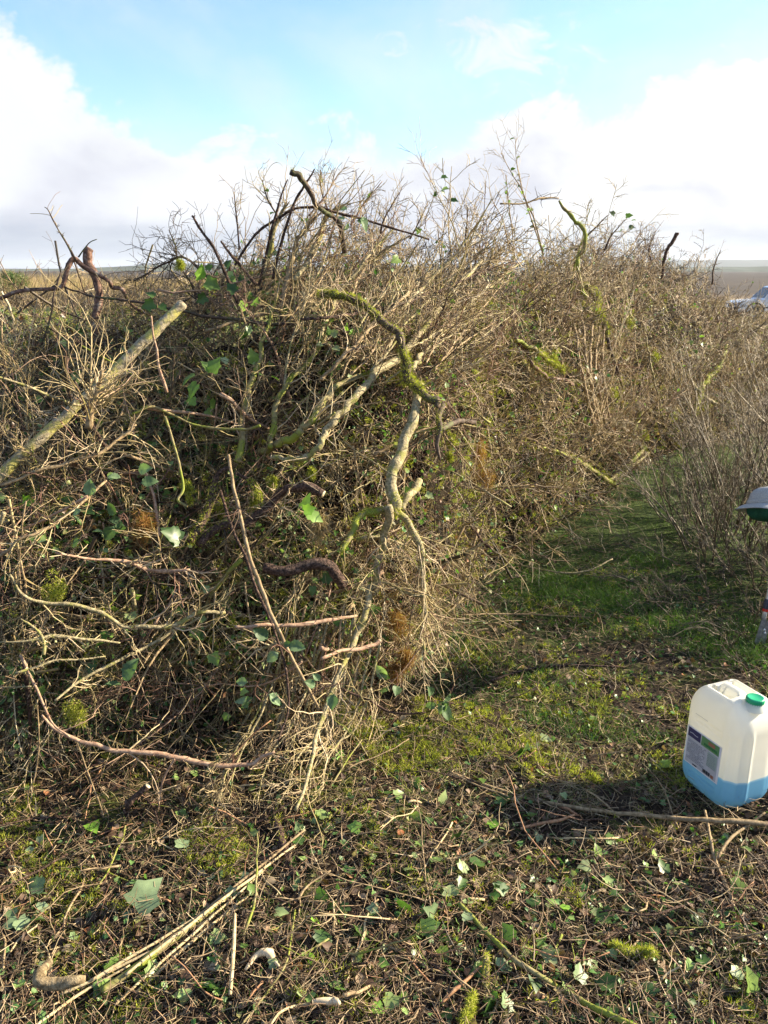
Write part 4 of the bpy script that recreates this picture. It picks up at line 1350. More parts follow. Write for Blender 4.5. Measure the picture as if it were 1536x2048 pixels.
H_('upright_cane', 'dark shoot at the left shoulder of the heap, leaning left against the sky', 'bark_brown', [(472, 610, 8), (450, 540, 8), (425, 490, 7), (398, 455, 6), (383, 430, 4)], 'cane', Y=(3.1, 3.1), S=6, thorns=22)
H_('upright_cane', 'second dark shoot at the left shoulder, right of the leaning one', 'bark_brown', [(516, 570, 7), (480, 530, 7), (455, 500, 6), (440, 482, 4)], 'cane', Y=(3.1, 3.1), S=6, thorns=14)
H_('thorny_spray', 'dark thorny branch spreading left to the sky above the sawn pole', 'bark_dark', [(420, 560, 7), (370, 515, 6), (330, 525, 5), (300, 545, 4), (268, 562, 2.5)], 'branch', Y=(3.2, 3.3), S=6, thorns=40, n1=26, n2=7, l1=(0.08, 0.2), tint=0.02)
H_('thorny_spray', 'dark thorny branch standing up between the sawn pole and the left shoulder', 'bark_dark', [(400, 620, 7), (385, 570, 6), (360, 530, 5), (352, 490, 3), (338, 460, 2)], 'branch', Y=(3.3, 3.3), S=6, thorns=40, n1=26, n2=7, l1=(0.07, 0.18), tint=0.02)
H_('dark_branch', 'long dark smooth stem crossing the upper middle of the heap from left to right', 'bark_brown', [(600, 640, 7), (680, 632, 7), (760, 618, 7), (850, 592, 7), (920, 565, 6), (985, 535, 5), (1040, 525, 3)], 'branch', off=0.2, S=6)
H_('sawn_stick', 'straight brown stick standing alone against the sky on the right of the heap', 'bark_brown', [(1354, 467, 8), (1340, 492, 7), (1330, 515, 6), (1322, 560, 5)], 'stick', Y=(7.4, 7.4), S=8)
H_('lichened_branch', 'bent mossy branch against the sky right of the tall shoots', 'bark_mossy', [(1118, 402, 5), (1128, 418, 7), (1150, 440, 8), (1168, 458, 9), (1170, 490, 10), (1158, 515, 9), (1160, 560, 9), (1172, 600, 9)], 'branch', Y=(5.3, 5.3), S=8, n1=9, l1=(0.06, 0.2), moss=[(0.35, 0.75, 22, 0.014)])
H_('mossy_hook', 'hooked branch with bright moss below the bent sky line branch', 'bark_dark', [(1172, 575, 10), (1188, 582, 14), (1196, 598, 14), (1192, 612, 13), (1180, 622, 10)], 'branch', off=0.25, S=10, moss=[(0.0, 1.0, 70, 0.02)])
H_('mossy_branch', 'mossy branch dropping down right of the upright bundle of stems', 'bark_dark', [(1196, 618, 10), (1208, 640, 12), (1215, 670, 10), (1222, 700, 9), (1232, 740, 8), (1245, 780, 7), (1228, 800, 6)], 'branch', off=0.22, S=8, moss=[(0.0, 0.35, 80, 0.022), (0.75, 1.0, 40, 0.02)])
H_('curved_stub', 'curved stub with a blunt brown end left of the upright bundle of stems', 'bark_reddish', [(1030, 675, 8), (1060, 715, 9), (1085, 745, 9), (1105, 760, 9), (1130, 762, 9), (1146, 770, 10)], 'branch', off=0.2, S=8, moss=[(0.1, 0.6, 22, 0.014)])
H_('mossy_limb', 'mossy limb slanting down to the curved brown stub', 'bark_mossy', [(1030, 680, 9), (1070, 700, 10), (1100, 722, 9), (1128, 742, 7)], 'branch', off=0.25, S=8, moss=[(0.4, 1.0, 60, 0.02)])
for k, (lab, pts) in enumerate([
    ('leftmost long stem of the upright bundle on the right', [(1150, 655, 6), (1158, 720, 7), (1172, 790, 8), (1190, 850, 8), (1205, 895, 6)]),
    ('second stem from the left in the upright bundle', [(1165, 640, 6), (1172, 710, 7), (1183, 780, 8), (1205, 850, 7)]),
    ('middle stem of the upright bundle, thickest of them', [(1184, 650, 6), (1180, 720, 8), (1184, 790, 9), (1200, 850, 9), (1216, 880, 8)]),
    ('fourth stem from the left in the upright bundle', [(1200, 655, 5), (1190, 720, 7), (1198, 780, 7), (1215, 855, 6)]),
    ('rightmost stem of the upright bundle', [(1210, 650, 5), (1204, 720, 6), (1210, 780, 7), (1222, 850, 6), (1232, 890, 5)]),
    ('thin stem crossing the foot of the upright bundle', [(1183, 890, 5), (1195, 850, 5), (1204, 810, 4), (1215, 770, 3)])]):
    H_('bundle_branch', lab, 'bark_tan', pts, 'branch', off=0.22, S=7, n1=6, l1=(0.08, 0.25), ang=0.35, noise_=0.2)
H_('bare_stake', 'pale straight stake sloping down left at the far edge of the path', 'bark_mossy', [(1290, 895, 9), (1262, 925, 10), (1236, 950, 10), (1212, 965, 9)], 'stake', off=0.15, S=8, noise_=0.1, n1=0)
H_('bare_stake', 'second pale stake just below the one sloping down left, thinner', 'bark_pale', [(1298, 905, 6), (1262, 935, 7), (1228, 962, 7)], 'stake', off=0.17, S=8, noise_=0.1)
H_('mossy_stake', 'mossy pole sloping down right to meet the pale stakes at the path', 'bark_mossy', [(1085, 895, 6), (1120, 905, 8), (1160, 925, 10), (1200, 950, 10), (1235, 974, 9)], 'stake', off=0.12, S=8, noise_=0.1, n1=8, moss=[(0.3, 1.0, 16, 0.012)])
H_('mossy_stub', 'short mossy upright stub with pale top, right of the upright bundle', 'bark_mossy', [(1278, 825, 9), (1274, 845, 10), (1266, 868, 9)], 'branch', off=0.22, S=8, moss=[(0.0, 1.0, 20, 0.012)])
H_('straight_cane', 'straight pale cane sloping from the hedge top towards the far path', 'bark_pale', [(1286, 642, 4), (1296, 700, 5), (1308, 760, 5), (1328, 840, 4)], 'cane', off=0.3, S=6)
H_('fallen_pole', 'short pole with pale bark sloping down right above the end of the path', 'bark_pale', [(1370, 750, 7), (1400, 785, 8), (1435, 812, 8)], 'pole', off=0.25, S=8, cut=[1])
H_('mossy_limb', 'crooked mossy limb crossing the short pale pole near the end of the path', 'bark_mossy', [(1455, 692, 7), (1440, 730, 8), (1410, 765, 9), (1398, 800, 8), (1385, 840, 7)], 'branch', off=0.25, S=8, moss=[(0.3, 1.0, 30, 0.02)])
H_('tall_shoot', 'tallest thin shoot of the hedge, leafy at the tip, left fork', 'bark_tan', [(1085, 510, 3.6), (1072, 450, 3.0), (1048, 390, 2.4), (1020, 340, 1.8), (1002, 305, 1.2)], 'shoot', Y=(4.9, 4.9), S=5, n1=14, n2=2, l1=(0.06, 0.22), ang=0.4, tint=0.4, leaf=12, t0=0.3)
H_('tall_shoot', 'tall thin shoot beside the tallest, its tip highest in the sky', 'bark_tan', [(1090, 520, 3.0), (1060, 430, 2.4), (1040, 360, 1.8), (1032, 310, 1.2), (1030, 272, 0.9)], 'shoot', Y=(4.95, 4.95), S=5, n1=13, n2=2, l1=(0.06, 0.2), ang=0.4, tint=0.4, leaf=10, t0=0.3)
H_('tall_shoot', 'thin leafy shoot on the left flank of the tall pair', 'bark_tan', [(1030, 520, 2.4), (1022, 440, 2.4), (1015, 390, 1.8), (1012, 350, 0.9)], 'shoot', Y=(4.8, 4.8), S=5, n1=11, n2=2, l1=(0.05, 0.15), ang=0.4, tint=0.4, leaf=9, t0=0.2)
H_('tall_shoot', 'bare thin shoot between the reed plume and the tall leafy pair', 'bark_tan', [(1020, 500, 2.4), (1005, 440, 1.8), (985, 400, 1.5), (978, 372, 0.9)], 'shoot', Y=(4.5, 4.5), S=5, n1=6, l1=(0.03, 0.1), tint=0.4)
H_('tall_shoot', 'pale drooping plume of thin stems standing high in the middle of the sky line', 'bark_pale', [(920, 500, 2.4), (905, 450, 2.4), (882, 400, 1.8), (862, 360, 1.2), (842, 318, 0.9)], 'shoot', Y=(3.9, 3.9), S=5, n1=14, n2=2, l1=(0.06, 0.2), ang=0.3, tint=0.7, t0=0.25)
H_('horizontal_branch', 'thin dark branch lying level across the tall leafy shoots', 'bark_tan', [(1000, 405, 4), (1040, 408, 4), (1070, 400, 4), (1088, 394, 4), (1118, 396, 3)], 'branch', Y=(5.0, 5.2), S=5, n1=10, l1=(0.05, 0.15), tint=0.1)
for k, (px, py, tx, ty, yy) in enumerate([(700, 450, 765, 362, 3.5), (760, 470, 800, 385, 3.6), (620, 430, 678, 345, 3.4), (560, 440, 525, 360, 3.3), (480, 500, 468, 385, 3.2), (1150, 500, 1215, 430, 6.0), (1210, 500, 1250, 440, 6.4), (930, 500, 935, 415, 4.1), (660, 430, 640, 340, 3.5), (820, 480, 850, 420, 3.7), (1425, 570, 1442, 500, 8.0), (1300, 520, 1310, 470, 7.0)]):
    nm = ['thin pale shoot with a reddish tip right of the top leaves', 'thin bare shoot right of the reddish tipped one', 'thin shoot just right of the blunt topmost branch', 'forked thin shoot at the upper left shoulder of the heap', 'lone thin shoot standing up at the left shoulder', 'thin shoot right of the bent mossy branch against the sky', 'thin shoot farther right of the bent mossy branch against the sky', 'thin shoot just right of the drooping plume', 'fine shoot with pale leaves beside the blunt topmost branch', 'fine shoot below the tip of the drooping plume', 'fine twigs standing at the right end of the hedge by the car', 'fine shoot left of the lone brown stick'][k]
    mid = ((px + tx) / 2 + random.uniform(-8, 8), (py + ty) / 2)
    H_('shoot', nm, 'bark_pink' if k in (0, 2) else 'bark_brown', [(px, py, 4), (*mid, 3), (tx, ty, 1.5)], 'shoot', Y=(yy, yy), S=5, n1=12, n2=3, l1=(0.04, 0.14), ang=0.5, tint=0.4, leaf=3 if k in (0, 3, 8) else 0, t0=0.25)
# sheaf of thin pale stems fanning up over the crown
for k in range(30):
    xa = random.uniform(560, 900); ya = random.uniform(600, 780)
    ln = random.uniform(110, 260); an = R_(random.gauss(58, 13) - (xa - 700) * 0.05)
    bx, by = xa + ln * cos(an), ya - ln * sin(an)
    mx, my = (xa + bx) / 2 + random.uniform(-12, 12), (ya + by) / 2 + random.uniform(-6, 14)
    side = 'left' if xa < 730 else 'right'
    H_('fanned_branch', f'slender pale stem fanning up over the {side} half of the crown', 'bark_pale' if k % 3 else 'bark_tan', [(xa, ya, 4.6), (mx, my, 4.2), (bx, by, 2.4)], 'branch', off=random.uniform(0.02, 0.2), S=5, n1=10, n2=4, l1=(0.05, 0.2), ang=0.4, noise_=0.25, taper_tip=True, tint=0.65, group=f'slender pale stems fanning up over the {side} half of the crown')
# lower heap
H_('dark_log', 'stout dark brown curved log in the lower middle of the heap, its end cut', 'bark_brown', [(395, 1088, 20), (425, 1062, 20), (462, 1050, 20), (500, 1040, 20), (530, 1018, 20), (555, 992, 20), (585, 976, 20), (618, 976, 23), (645, 986, 20)], 'log', off=0.17, S=20, noise_=0.16, n1=7, l1=(0.04, 0.12), tint=0.05, thorns=12, cut=[1], moss=[(0.0, 0.35, 22, 0.010)])
H_('curved_root', 'thick dark root curving down to a blunt end below the dark log', 'bark_brown', [(528, 1138, 22), (560, 1142, 22), (595, 1137, 22), (630, 1128, 23), (658, 1130, 23), (676, 1146, 23), (686, 1172, 22)], 'root', off=0.2, S=22, noise_=0.16, n1=5, l1=(0.03, 0.10), tint=0.05, thorns=10)
H_('mossy_root', 'brown mossy branch standing up left of the dark log', 'bark_brown', [(380, 1080, 15), (402, 1045, 16), (412, 1010, 15), (426, 970, 14), (440, 950, 12), (456, 938, 10)], 'branch', off=0.17, S=12, moss=[(0.0, 0.6, 45, 0.012)])
H_('curved_twig', 'brown curved branch hooking over above the dark log', 'bark_brown', [(478, 950, 8), (500, 962, 9), (515, 985, 9), (522, 1012, 8)], 'branch', off=0.17, S=10, moss=[(0.4, 1.0, 60, 0.014)])
H_('long_thorny_twig', 'long pinkish thorny twig bowed across the bottom left of the heap', 'bark_pink', [(82, 1430, 5), (100, 1450, 7), (150, 1478, 9), (200, 1494, 10), (260, 1502, 11), (320, 1512, 12), (380, 1524, 12), (440, 1530, 11), (482, 1530, 10), (520, 1518, 8), (548, 1502, 6)], 'branch', Y=(2.0, 2.08), S=9, thorns=60, n1=8, n2=3, l1=(0.06, 0.2), tint=0.75)
H_('thin_twig', 'thin pinkish twig hanging down from the long bowed thorny twig', 'bark_pink', [(350, 1518, 5), (328, 1560, 5), (318, 1600, 5), (312, 1630, 4), (285, 1650, 2.5)], 'twig', Y=(2.02, 2.0), S=6, thorns=16)
H_('thin_twig', 'straight brown twig crossing behind the left end of the bowed thorny twig', 'bark_pink', [(42, 1310, 6), (75, 1380, 6), (100, 1440, 5), (140, 1475, 4)], 'twig', Y=(2.02, 1.98), S=6, thorns=6)
H_('thin_twig', 'long fine brown twig slanting down right in the bottom left', 'bark_tan', [(150, 1470, 3), (175, 1540, 3.5), (200, 1610, 4), (215, 1670, 3)], 'twig', Y=(2.03, 1.98), S=5)
H_('thin_twig', 'fine jointed twig hanging at the left edge below the heap', 'bark_tan', [(75, 1400, 3), (78, 1490, 3.5), (70, 1550, 3.5), (56, 1600, 3), (75, 1660, 2)], 'twig', Y=(2.03, 1.98), S=5, thorns=12)
H_('straight_cane', 'long straight yellowish cane slanting down through the lower middle of the heap', 'bark_tan', [(457, 910, 7), (466, 970, 8), (484, 1050, 9), (505, 1130, 9), (530, 1195, 9), (556, 1258, 9), (590, 1330, 8), (640, 1420, 6)], 'cane', off=0.28, S=8, noise_=0.12)
H_('straight_cane', 'brown cane with cut top crossing the long yellowish cane', 'bark_brown', [(440, 980, 7), (462, 1050, 7), (490, 1110, 7), (510, 1170, 7), (540, 1240, 6), (570, 1330, 6), (576, 1420, 5), (556, 1480, 4)], 'cane', off=0.25, S=8, noise_=0.12)
H_('pale_twig', 'pale forked thorny twig jutting left over the dark gap', 'bark_pale', [(0, 1284, 3), (45, 1282, 5), (85, 1275, 8), (130, 1274, 8), (190, 1280, 7), (240, 1286, 4)], 'twig', off=0.22, S=7, thorns=30, n1=5, l1=(0.03, 0.08), tint=0.7)
H_('pale_twig', 'pale thorny twig rising to a snag left of the dark gap', 'bark_pale', [(85, 1310, 9), (87, 1290, 8), (80, 1268, 7), (60, 1252, 6), (40, 1240, 4)], 'twig', off=0.24, S=7, thorns=16)
H_('pale_twig', 'pale thorny twig below the forked one, ending at the left', 'bark_pale', [(32, 1345, 5), (70, 1335, 5), (110, 1320, 5), (160, 1318, 4), (210, 1312, 3)], 'twig', off=0.24, S=6, thorns=30, n1=4, l1=(0.03, 0.07), tint=0.7)
H_('grey_branch', 'grey branch winding level across the left of the heap to a pale cut end', 'bark_pale', [(20, 1150, 5), (45, 1190, 7), (90, 1208, 8), (150, 1212, 9), (200, 1226, 9), (250, 1250, 9), (310, 1252, 10), (355, 1250, 11), (385, 1228, 10), (430, 1225, 9), (450, 1226, 8)], 'branch', off=0.2, S=10, thorns=20, n1=18, n2=4, l1=(0.06, 0.18))
H_('pinkish_branch', 'pinkish thorny branch above the winding grey one at left', 'bark_pink', [(110, 1106, 5), (165, 1115, 6), (220, 1122, 8), (262, 1128, 9), (295, 1140, 10), (340, 1144, 9), (380, 1140, 5)], 'branch', off=0.2, S=9, thorns=30, n1=14, n2=3, l1=(0.05, 0.16), tint=0.8)
H_('pale_twig', 'long pale branch sloping from lower left to right below the winding grey one', 'bark_pale', [(110, 1400, 5), (170, 1355, 6), (240, 1320, 7), (300, 1290, 7), (350, 1262, 6), (400, 1235, 5)], 'branch', off=0.2, S=8, n1=12, n2=3, l1=(0.05, 0.15))
H_('reddish_branch', 'reddish stem lying level left of the two pale forked limbs', 'bark_pink', [(470, 1252, 7), (510, 1252, 9), (560, 1252, 9), (620, 1247, 10), (670, 1240, 9), (715, 1230, 6)], 'branch', off=0.22, S=8, thorns=10)
H_('reddish_branch', 'reddish cut stem sloping up right into the forked limbs', 'bark_pink', [(640, 1318, 7), (680, 1305, 9), (720, 1297, 10), (745, 1290, 10), (756, 1284, 9)], 'branch', off=0.24, S=9, cut=[1])
H_('bramble_cane', 'long dark red bramble cane crossing the foot of the heap to the grey green leaves', 'bark_brown', [(600, 1310, 5), (640, 1345, 5), (680, 1375, 5), (740, 1400, 5), (780, 1425, 5), (850, 1425, 4)], 'cane', off=0.15, S=6, thorns=30)
H_('yellow_twig', 'yellowish twig lying level in the left upper heap', 'bark_mossy', [(265, 830, 6), (300, 815, 7), (345, 830, 6), (390, 850, 6), (440, 858, 6), (480, 858, 6), (520, 853, 7)], 'twig', off=0.2, S=7, n1=8, l1=(0.05, 0.15))
H_('yellow_twig', 'yellowish crooked stem hanging below the level yellowish twig', 'bark_mossy', [(330, 835, 6), (345, 880, 6), (360, 930, 6), (366, 975, 7), (355, 1000, 7), (372, 1015, 6)], 'twig', off=0.2, S=7)
H_('brown_shoot', 'thin red brown shoot in front of the sawn pole', 'bark_pink', [(303, 632, 4), (308, 680, 4), (316, 720, 5), (332, 788, 6)], 'shoot', Y=(2.7, 2.65), S=6)
H_('long_twig', 'tan branch curving up right across the left of the heap', 'bark_tan', [(0, 975, 6), (70, 945, 7), (140, 925, 8), (200, 905, 8), (240, 880, 7), (270, 850, 5)], 'branch', off=0.2, S=8, thorns=12, n1=14, n2=3, l1=(0.06, 0.2))
H_('long_twig', 'tan branch running down left below the sawn pole', 'bark_tan', [(210, 960, 5), (150, 1020, 6), (90, 1060, 7), (40, 1080, 8), (0, 1110, 8)], 'branch', off=0.2, S=8, thorns=12, n1=14, n2=3, l1=(0.06, 0.2))
H_('spray_of_shoots', 'tan cut stump of thin shoots in front of the lower sawn pole', 'bark_tan', [(175, 850, 14), (182, 810, 13), (195, 780, 9), (205, 740, 4)], 'shoot', Y=(2.45, 2.45), S=9, n1=34, n2=5, l1=(0.1, 0.35), ang=0.8, tint=0.6)
H_('pale_twig', 'pale smooth stem sloping to the left edge in the upper left', 'bark_pale', [(-30, 745, 5), (50, 770, 6), (120, 800, 6), (175, 815, 6)], 'twig', Y=(2.3, 2.5), S=7, n1=8, n2=3, l1=(0.06, 0.2))
# fans of long pale stems towards the ground at the foot of the heap
for k in range(24):
    xa = 540 + k * 9 + random.uniform(-14, 14); ya = 1250 + random.uniform(-60, 60)
    xb = 400 + k * 10 + random.uniform(-30, 30); yb = 1640 + random.uniform(-60, 50)
    mx, my = (xa + xb) / 2 + random.uniform(10, 34), (ya + yb) / 2
    o, P_, r_ = H_('hanging_branch', 'pale stem in the fan sweeping to the ground at the foot of the heap', ['bark_pale', 'bark_tan', 'bark_pale'][k % 3], [(xa, ya, 5.5), (mx, my, 5), (xb + 20, yb - 80, 4), (xb, yb, 2.5)], 'branch', Y=(2.56, 2.02), S=7, n1=16, n2=4, l1=(0.06, 0.2), ang=0.4, tint=0.6, group='fan of pale stems at the foot of the heap')


# ------------------------------------------------------------------ the mass of the heap
def field(px, py):
    """mean direction and spread of the stems over the face of the heap"""
    px = np.asarray(px, float); py = np.asarray(py, float)
    n = len(px)
    D = np.zeros((n, 3)); sp = np.full(n, 0.9)
    up_mid = (px > 480) & (px < 980) & (py < 800)
    D[up_mid] = (0.45, -0.05, 0.9); sp[up_mid] = 0.38
    rt = (px >= 980) & (py < 820)
    D[rt] = (0.15, -0.1, 0.8); sp[rt] = 0.6
    lf = (px <= 480) & (py < 1150)
    D[lf] = (0.25, -0.25, 0.15); sp[lf] = 0.9
    ft = (py > 1150) & (px < 900)
    D[ft] = (-0.4, -0.35, -0.75); sp[ft] = 0.55
    md = (py >= 800) & (py <= 1150) & (px > 480)
    D[md] = (0.1, -0.3, 0.0); sp[md] = 0.9
    return D, sp


def heap_points(n, inward=0.35, pix=0.55):
    """start points: partly even over the seen face, partly even through the heap in world space"""
    k = int(n * pix)
    pts = []
    px = rng.uniform(-120, 1640, k * 2); py = rng.uniform(480, 1560, k * 2)
    y = hit(px, py)
    p = at(px, py, np.nan_to_num(y, nan=5.0))
    ok = ~np.isnan(y) & (heap(p[:, 0], p[:, 1] + 0.06) > gz(p[:, 0], p[:, 1]) + 0.12)
    p = p[ok][:k]
    dep = np.minimum(rng.exponential(inward * 0.5, len(p)), inward * 2)
    p = p + np.stack([np.zeros(len(p)), dep, -dep * 0.3], -1)
    m = (n - len(p))
    a = rng.uniform(-0.62, 0.62, m * 3); yf = np.interp(a, _fa, _fy); yr = np.interp(a, _ta, _ty)
    yy = yf + (yr + 1.0 - yf) * rng.random(m * 3)
    xx = a * yy
    hh = heap(xx, yy)
    w = rng.random(m * 3) < np.clip(yy / 7, 0, 1)
    xx, yy, hh = xx[w][:m], yy[w][:m], hh[w][:m]
    zz = hh - np.minimum(rng.exponential(0.16, len(hh)), hh * 0.9)
    q = np.stack([xx, yy, zz], -1)
    p = np.concatenate([p, q])
    p[:, 2] = np.maximum(p[:, 2], gz(p[:, 0], p[:, 1]) + 0.02)
    return p


def start_dirs(p):
    px, py, _ = project(p)
    D, sp = field(px, py)
    return nrm(D + rng.normal(size=D.shape) * sp[:, None]), px, py


def clump(P, s, thr, seed=0.0):
    v = np.sin(P[:, 0] * s + seed) * np.sin(P[:, 1] * s * 1.3 + 1.7 + seed) + 0.6 * np.sin(P[:, 0] * s * 2.3 + P[:, 1] * s * 1.9 + seed)
    return v > thr


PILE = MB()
# added dark sheet well under the face, its colour standing in for inner shade
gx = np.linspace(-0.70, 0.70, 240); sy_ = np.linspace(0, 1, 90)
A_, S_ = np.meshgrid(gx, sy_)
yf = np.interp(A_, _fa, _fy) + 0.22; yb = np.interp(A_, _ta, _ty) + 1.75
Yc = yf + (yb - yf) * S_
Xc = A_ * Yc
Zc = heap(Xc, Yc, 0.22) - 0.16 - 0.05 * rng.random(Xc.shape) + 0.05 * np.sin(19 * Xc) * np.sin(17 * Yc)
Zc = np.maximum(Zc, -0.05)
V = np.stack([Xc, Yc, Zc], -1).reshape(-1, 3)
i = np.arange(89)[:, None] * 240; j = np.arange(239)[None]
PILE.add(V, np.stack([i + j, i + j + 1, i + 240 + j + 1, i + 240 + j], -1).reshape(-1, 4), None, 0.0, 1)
p = heap_points(3600)
hol = np.sin(5.1 * p[:, 0] + 1.3) * np.sin(6.3 * p[:, 2] + 0.4) + 0.7 * np.sin(11.7 * p[:, 0] - 7.9 * p[:, 2] + 2.0) + 0.4 * np.sin(3.3 * p[:, 1])
p = p[(hol > 0.0) | (rng.random(len(p)) < 0.22) | (p[:, 1] > 5)]
d, px, py = start_dirs(p)
L = rng.uniform(0.3, 0.95, len(p)); L *= np.where(p[:, 1] > 5, 0.9, 1.0); L *= np.where((py < 640) & (rng.random(len(p)) < 0.8), 0.55, 1.0)
p = p + [0, 0.10, 0] - d * (L * 0.45)[:, None]; p[:, 2] = np.maximum(p[:, 2], 0.02)
tint = np.clip(rng.normal(0.42, 0.27, len(p)), 0, 1)
tint = np.where(rng.random(len(p)) < 0.12, rng.uniform(0.8, 0.95, len(p)), tint)
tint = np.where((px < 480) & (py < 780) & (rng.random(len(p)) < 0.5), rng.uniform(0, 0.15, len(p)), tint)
far = np.clip((p[:, 1] - 3) / 5, 0, 1)
for lo_, hi_, rm in ((0, 3.4, 0.0009), (3.4, 4.6, 0.0011), (4.6, 6.4, 0.0014), (6.4, 99, 0.0019)):
    k_ = (p[:, 1] >= lo_) & (p[:, 1] < hi_)
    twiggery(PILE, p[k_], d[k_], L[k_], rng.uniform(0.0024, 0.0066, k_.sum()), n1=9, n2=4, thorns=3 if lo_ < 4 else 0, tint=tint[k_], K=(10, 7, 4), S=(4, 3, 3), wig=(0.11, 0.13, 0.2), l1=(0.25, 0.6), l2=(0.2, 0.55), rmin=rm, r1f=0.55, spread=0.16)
# far hedge needs somewhat more fine twigs
p = heap_points(1100, pix=0.7); p = p[p[:, 1] > 4.2]
d, px, py = start_dirs(p)
L = rng.uniform(0.3, 0.8, len(p))
twiggery(PILE, p, nrm(d + [0, 0, 0.3]), L * 0.8, rng.uniform(0.002, 0.005, len(p)), n1=9, n2=4, thorns=0, tint=np.clip(rng.normal(0.42, 0.25, len(p)), 0, 1), K=(8, 5, 3), S=(3, 3, 3), rmin=0.0016)
o = PILE.obj('brushwood', ['brush_twigs', 'heap_shade_sheet'])
tag(o, 'dense tangle of fine hawthorn twigs and an added shade sheet filling the cut brushwood heap', 'brushwood', kind='stuff')

# leaves caught in the heap, too many to count
mb = MB()
n = 26000
px = rng.uniform(-60, 1600, n); py = rng.uniform(470, 1550, n)
keep = rng.random(n) < np.where(px > 950, 0.95, np.where(py > 1000, 0.85, 0.6))
px, py = px[keep], py[keep]
y = hit(px, py); ok = ~np.isnan(y)
P_ = at(px[ok], py[ok], y[ok]); P_ = P_[heap(P_[:, 0], P_[:, 1] + 0.06) > 0.12]
P_ = P_[clump(P_[:, [0, 2, 1]], 5.0, -0.1) | (rng.random(len(P_)) < 0.4)]; n = len(P_)
P_ += rng.normal(0, 0.05, P_.shape); P_[:, 1] += 0.02; P_[:, 2] = np.maximum(P_[:, 2], 0.01)
gr = clump(P_[:, [0, 2, 1]], 3.1, 0.0, 1.0)
tn = np.where(gr | (rng.random(n) < 0.35), rng.uniform(0, 0.60, n), rng.uniform(0.55, 1, n))
h_ = n // 2
scatter_leaf(mb, leaf_oval(), P_[:h_], rng.normal(size=(h_, 3)), rng.normal(size=(h_, 3)) + [0.3, -0.5, 0.8], rng.uniform(0.009, 0.024, h_), tn[:h_])
scatter_leaf(mb, leaf_ivy(), P_[h_:], rng.normal(size=(n - h_, 3)), rng.normal(size=(n - h_, 3)) + [0.3, -0.5, 0.8], rng.uniform(0.008, 0.026, n - h_), tn[h_:])
tag(mb.obj('small_leaves', 'leaf_mix'), 'small green and brown leaves caught all through the brushwood', 'leaves', kind='stuff')

# tufts of moss and lichen through the heap
mb = MB()
n = 2600
px = np.where(rng.random(n) < 0.5, rng.uniform(900, 1500, n), rng.uniform(0, 1500, n)); py = rng.uniform(560, 1350, n)
y = hit(px, py); ok = ~np.isnan(y) ; P_ = at(px[ok], py[ok], y[ok])
ok = P_[:, 2] > 0.08; P_ = P_[ok]
fuzz(mb, P_ + rng.normal(0, 0.03, P_.shape), rng.uniform(0.006, 0.022, len(P_)), 55, (0.006, 0.014), 0.002, None)
tag(mb.obj('lichen_tufts', 'moss_green'), 'small pale green lichen tufts on twigs throughout the heap', 'lichen', kind='stuff')


# ------------------------------------------------------------------ single cut branches over the face of the heap
def place_word(px, py):
    if px < 360:
        return 'above the sawn pole on the left of the heap' if py < 700 else ('around the lower sawn pole' if py < 1000 else ('around the winding grey branch' if py < 1300 else 'at the lower left foot of the heap'))
    if px < 620:
        return 'at the left shoulder of the heap' if py < 620 else ('around the dark hollow in the heap' if py < 930 else ('around the dark log and root' if py < 1220 else 'at the heap foot left of the fan'))
    if px < 950:
        return 'at the crown of the heap' if py < 600 else ('around the moss covered branch' if py < 900 else ('around the mossy fork' if py < 1180 else 'over the path edge right of the forked limbs'))
    if px < 1260:
        return 'in the hedge under the tall leafy shoots' if py < 620 else ('around the upright bundle of stems' if py < 900 else 'low over the left edge of the path')
    return 'at the top right end of the hedge' if py < 760 else 'above the far end of the path'


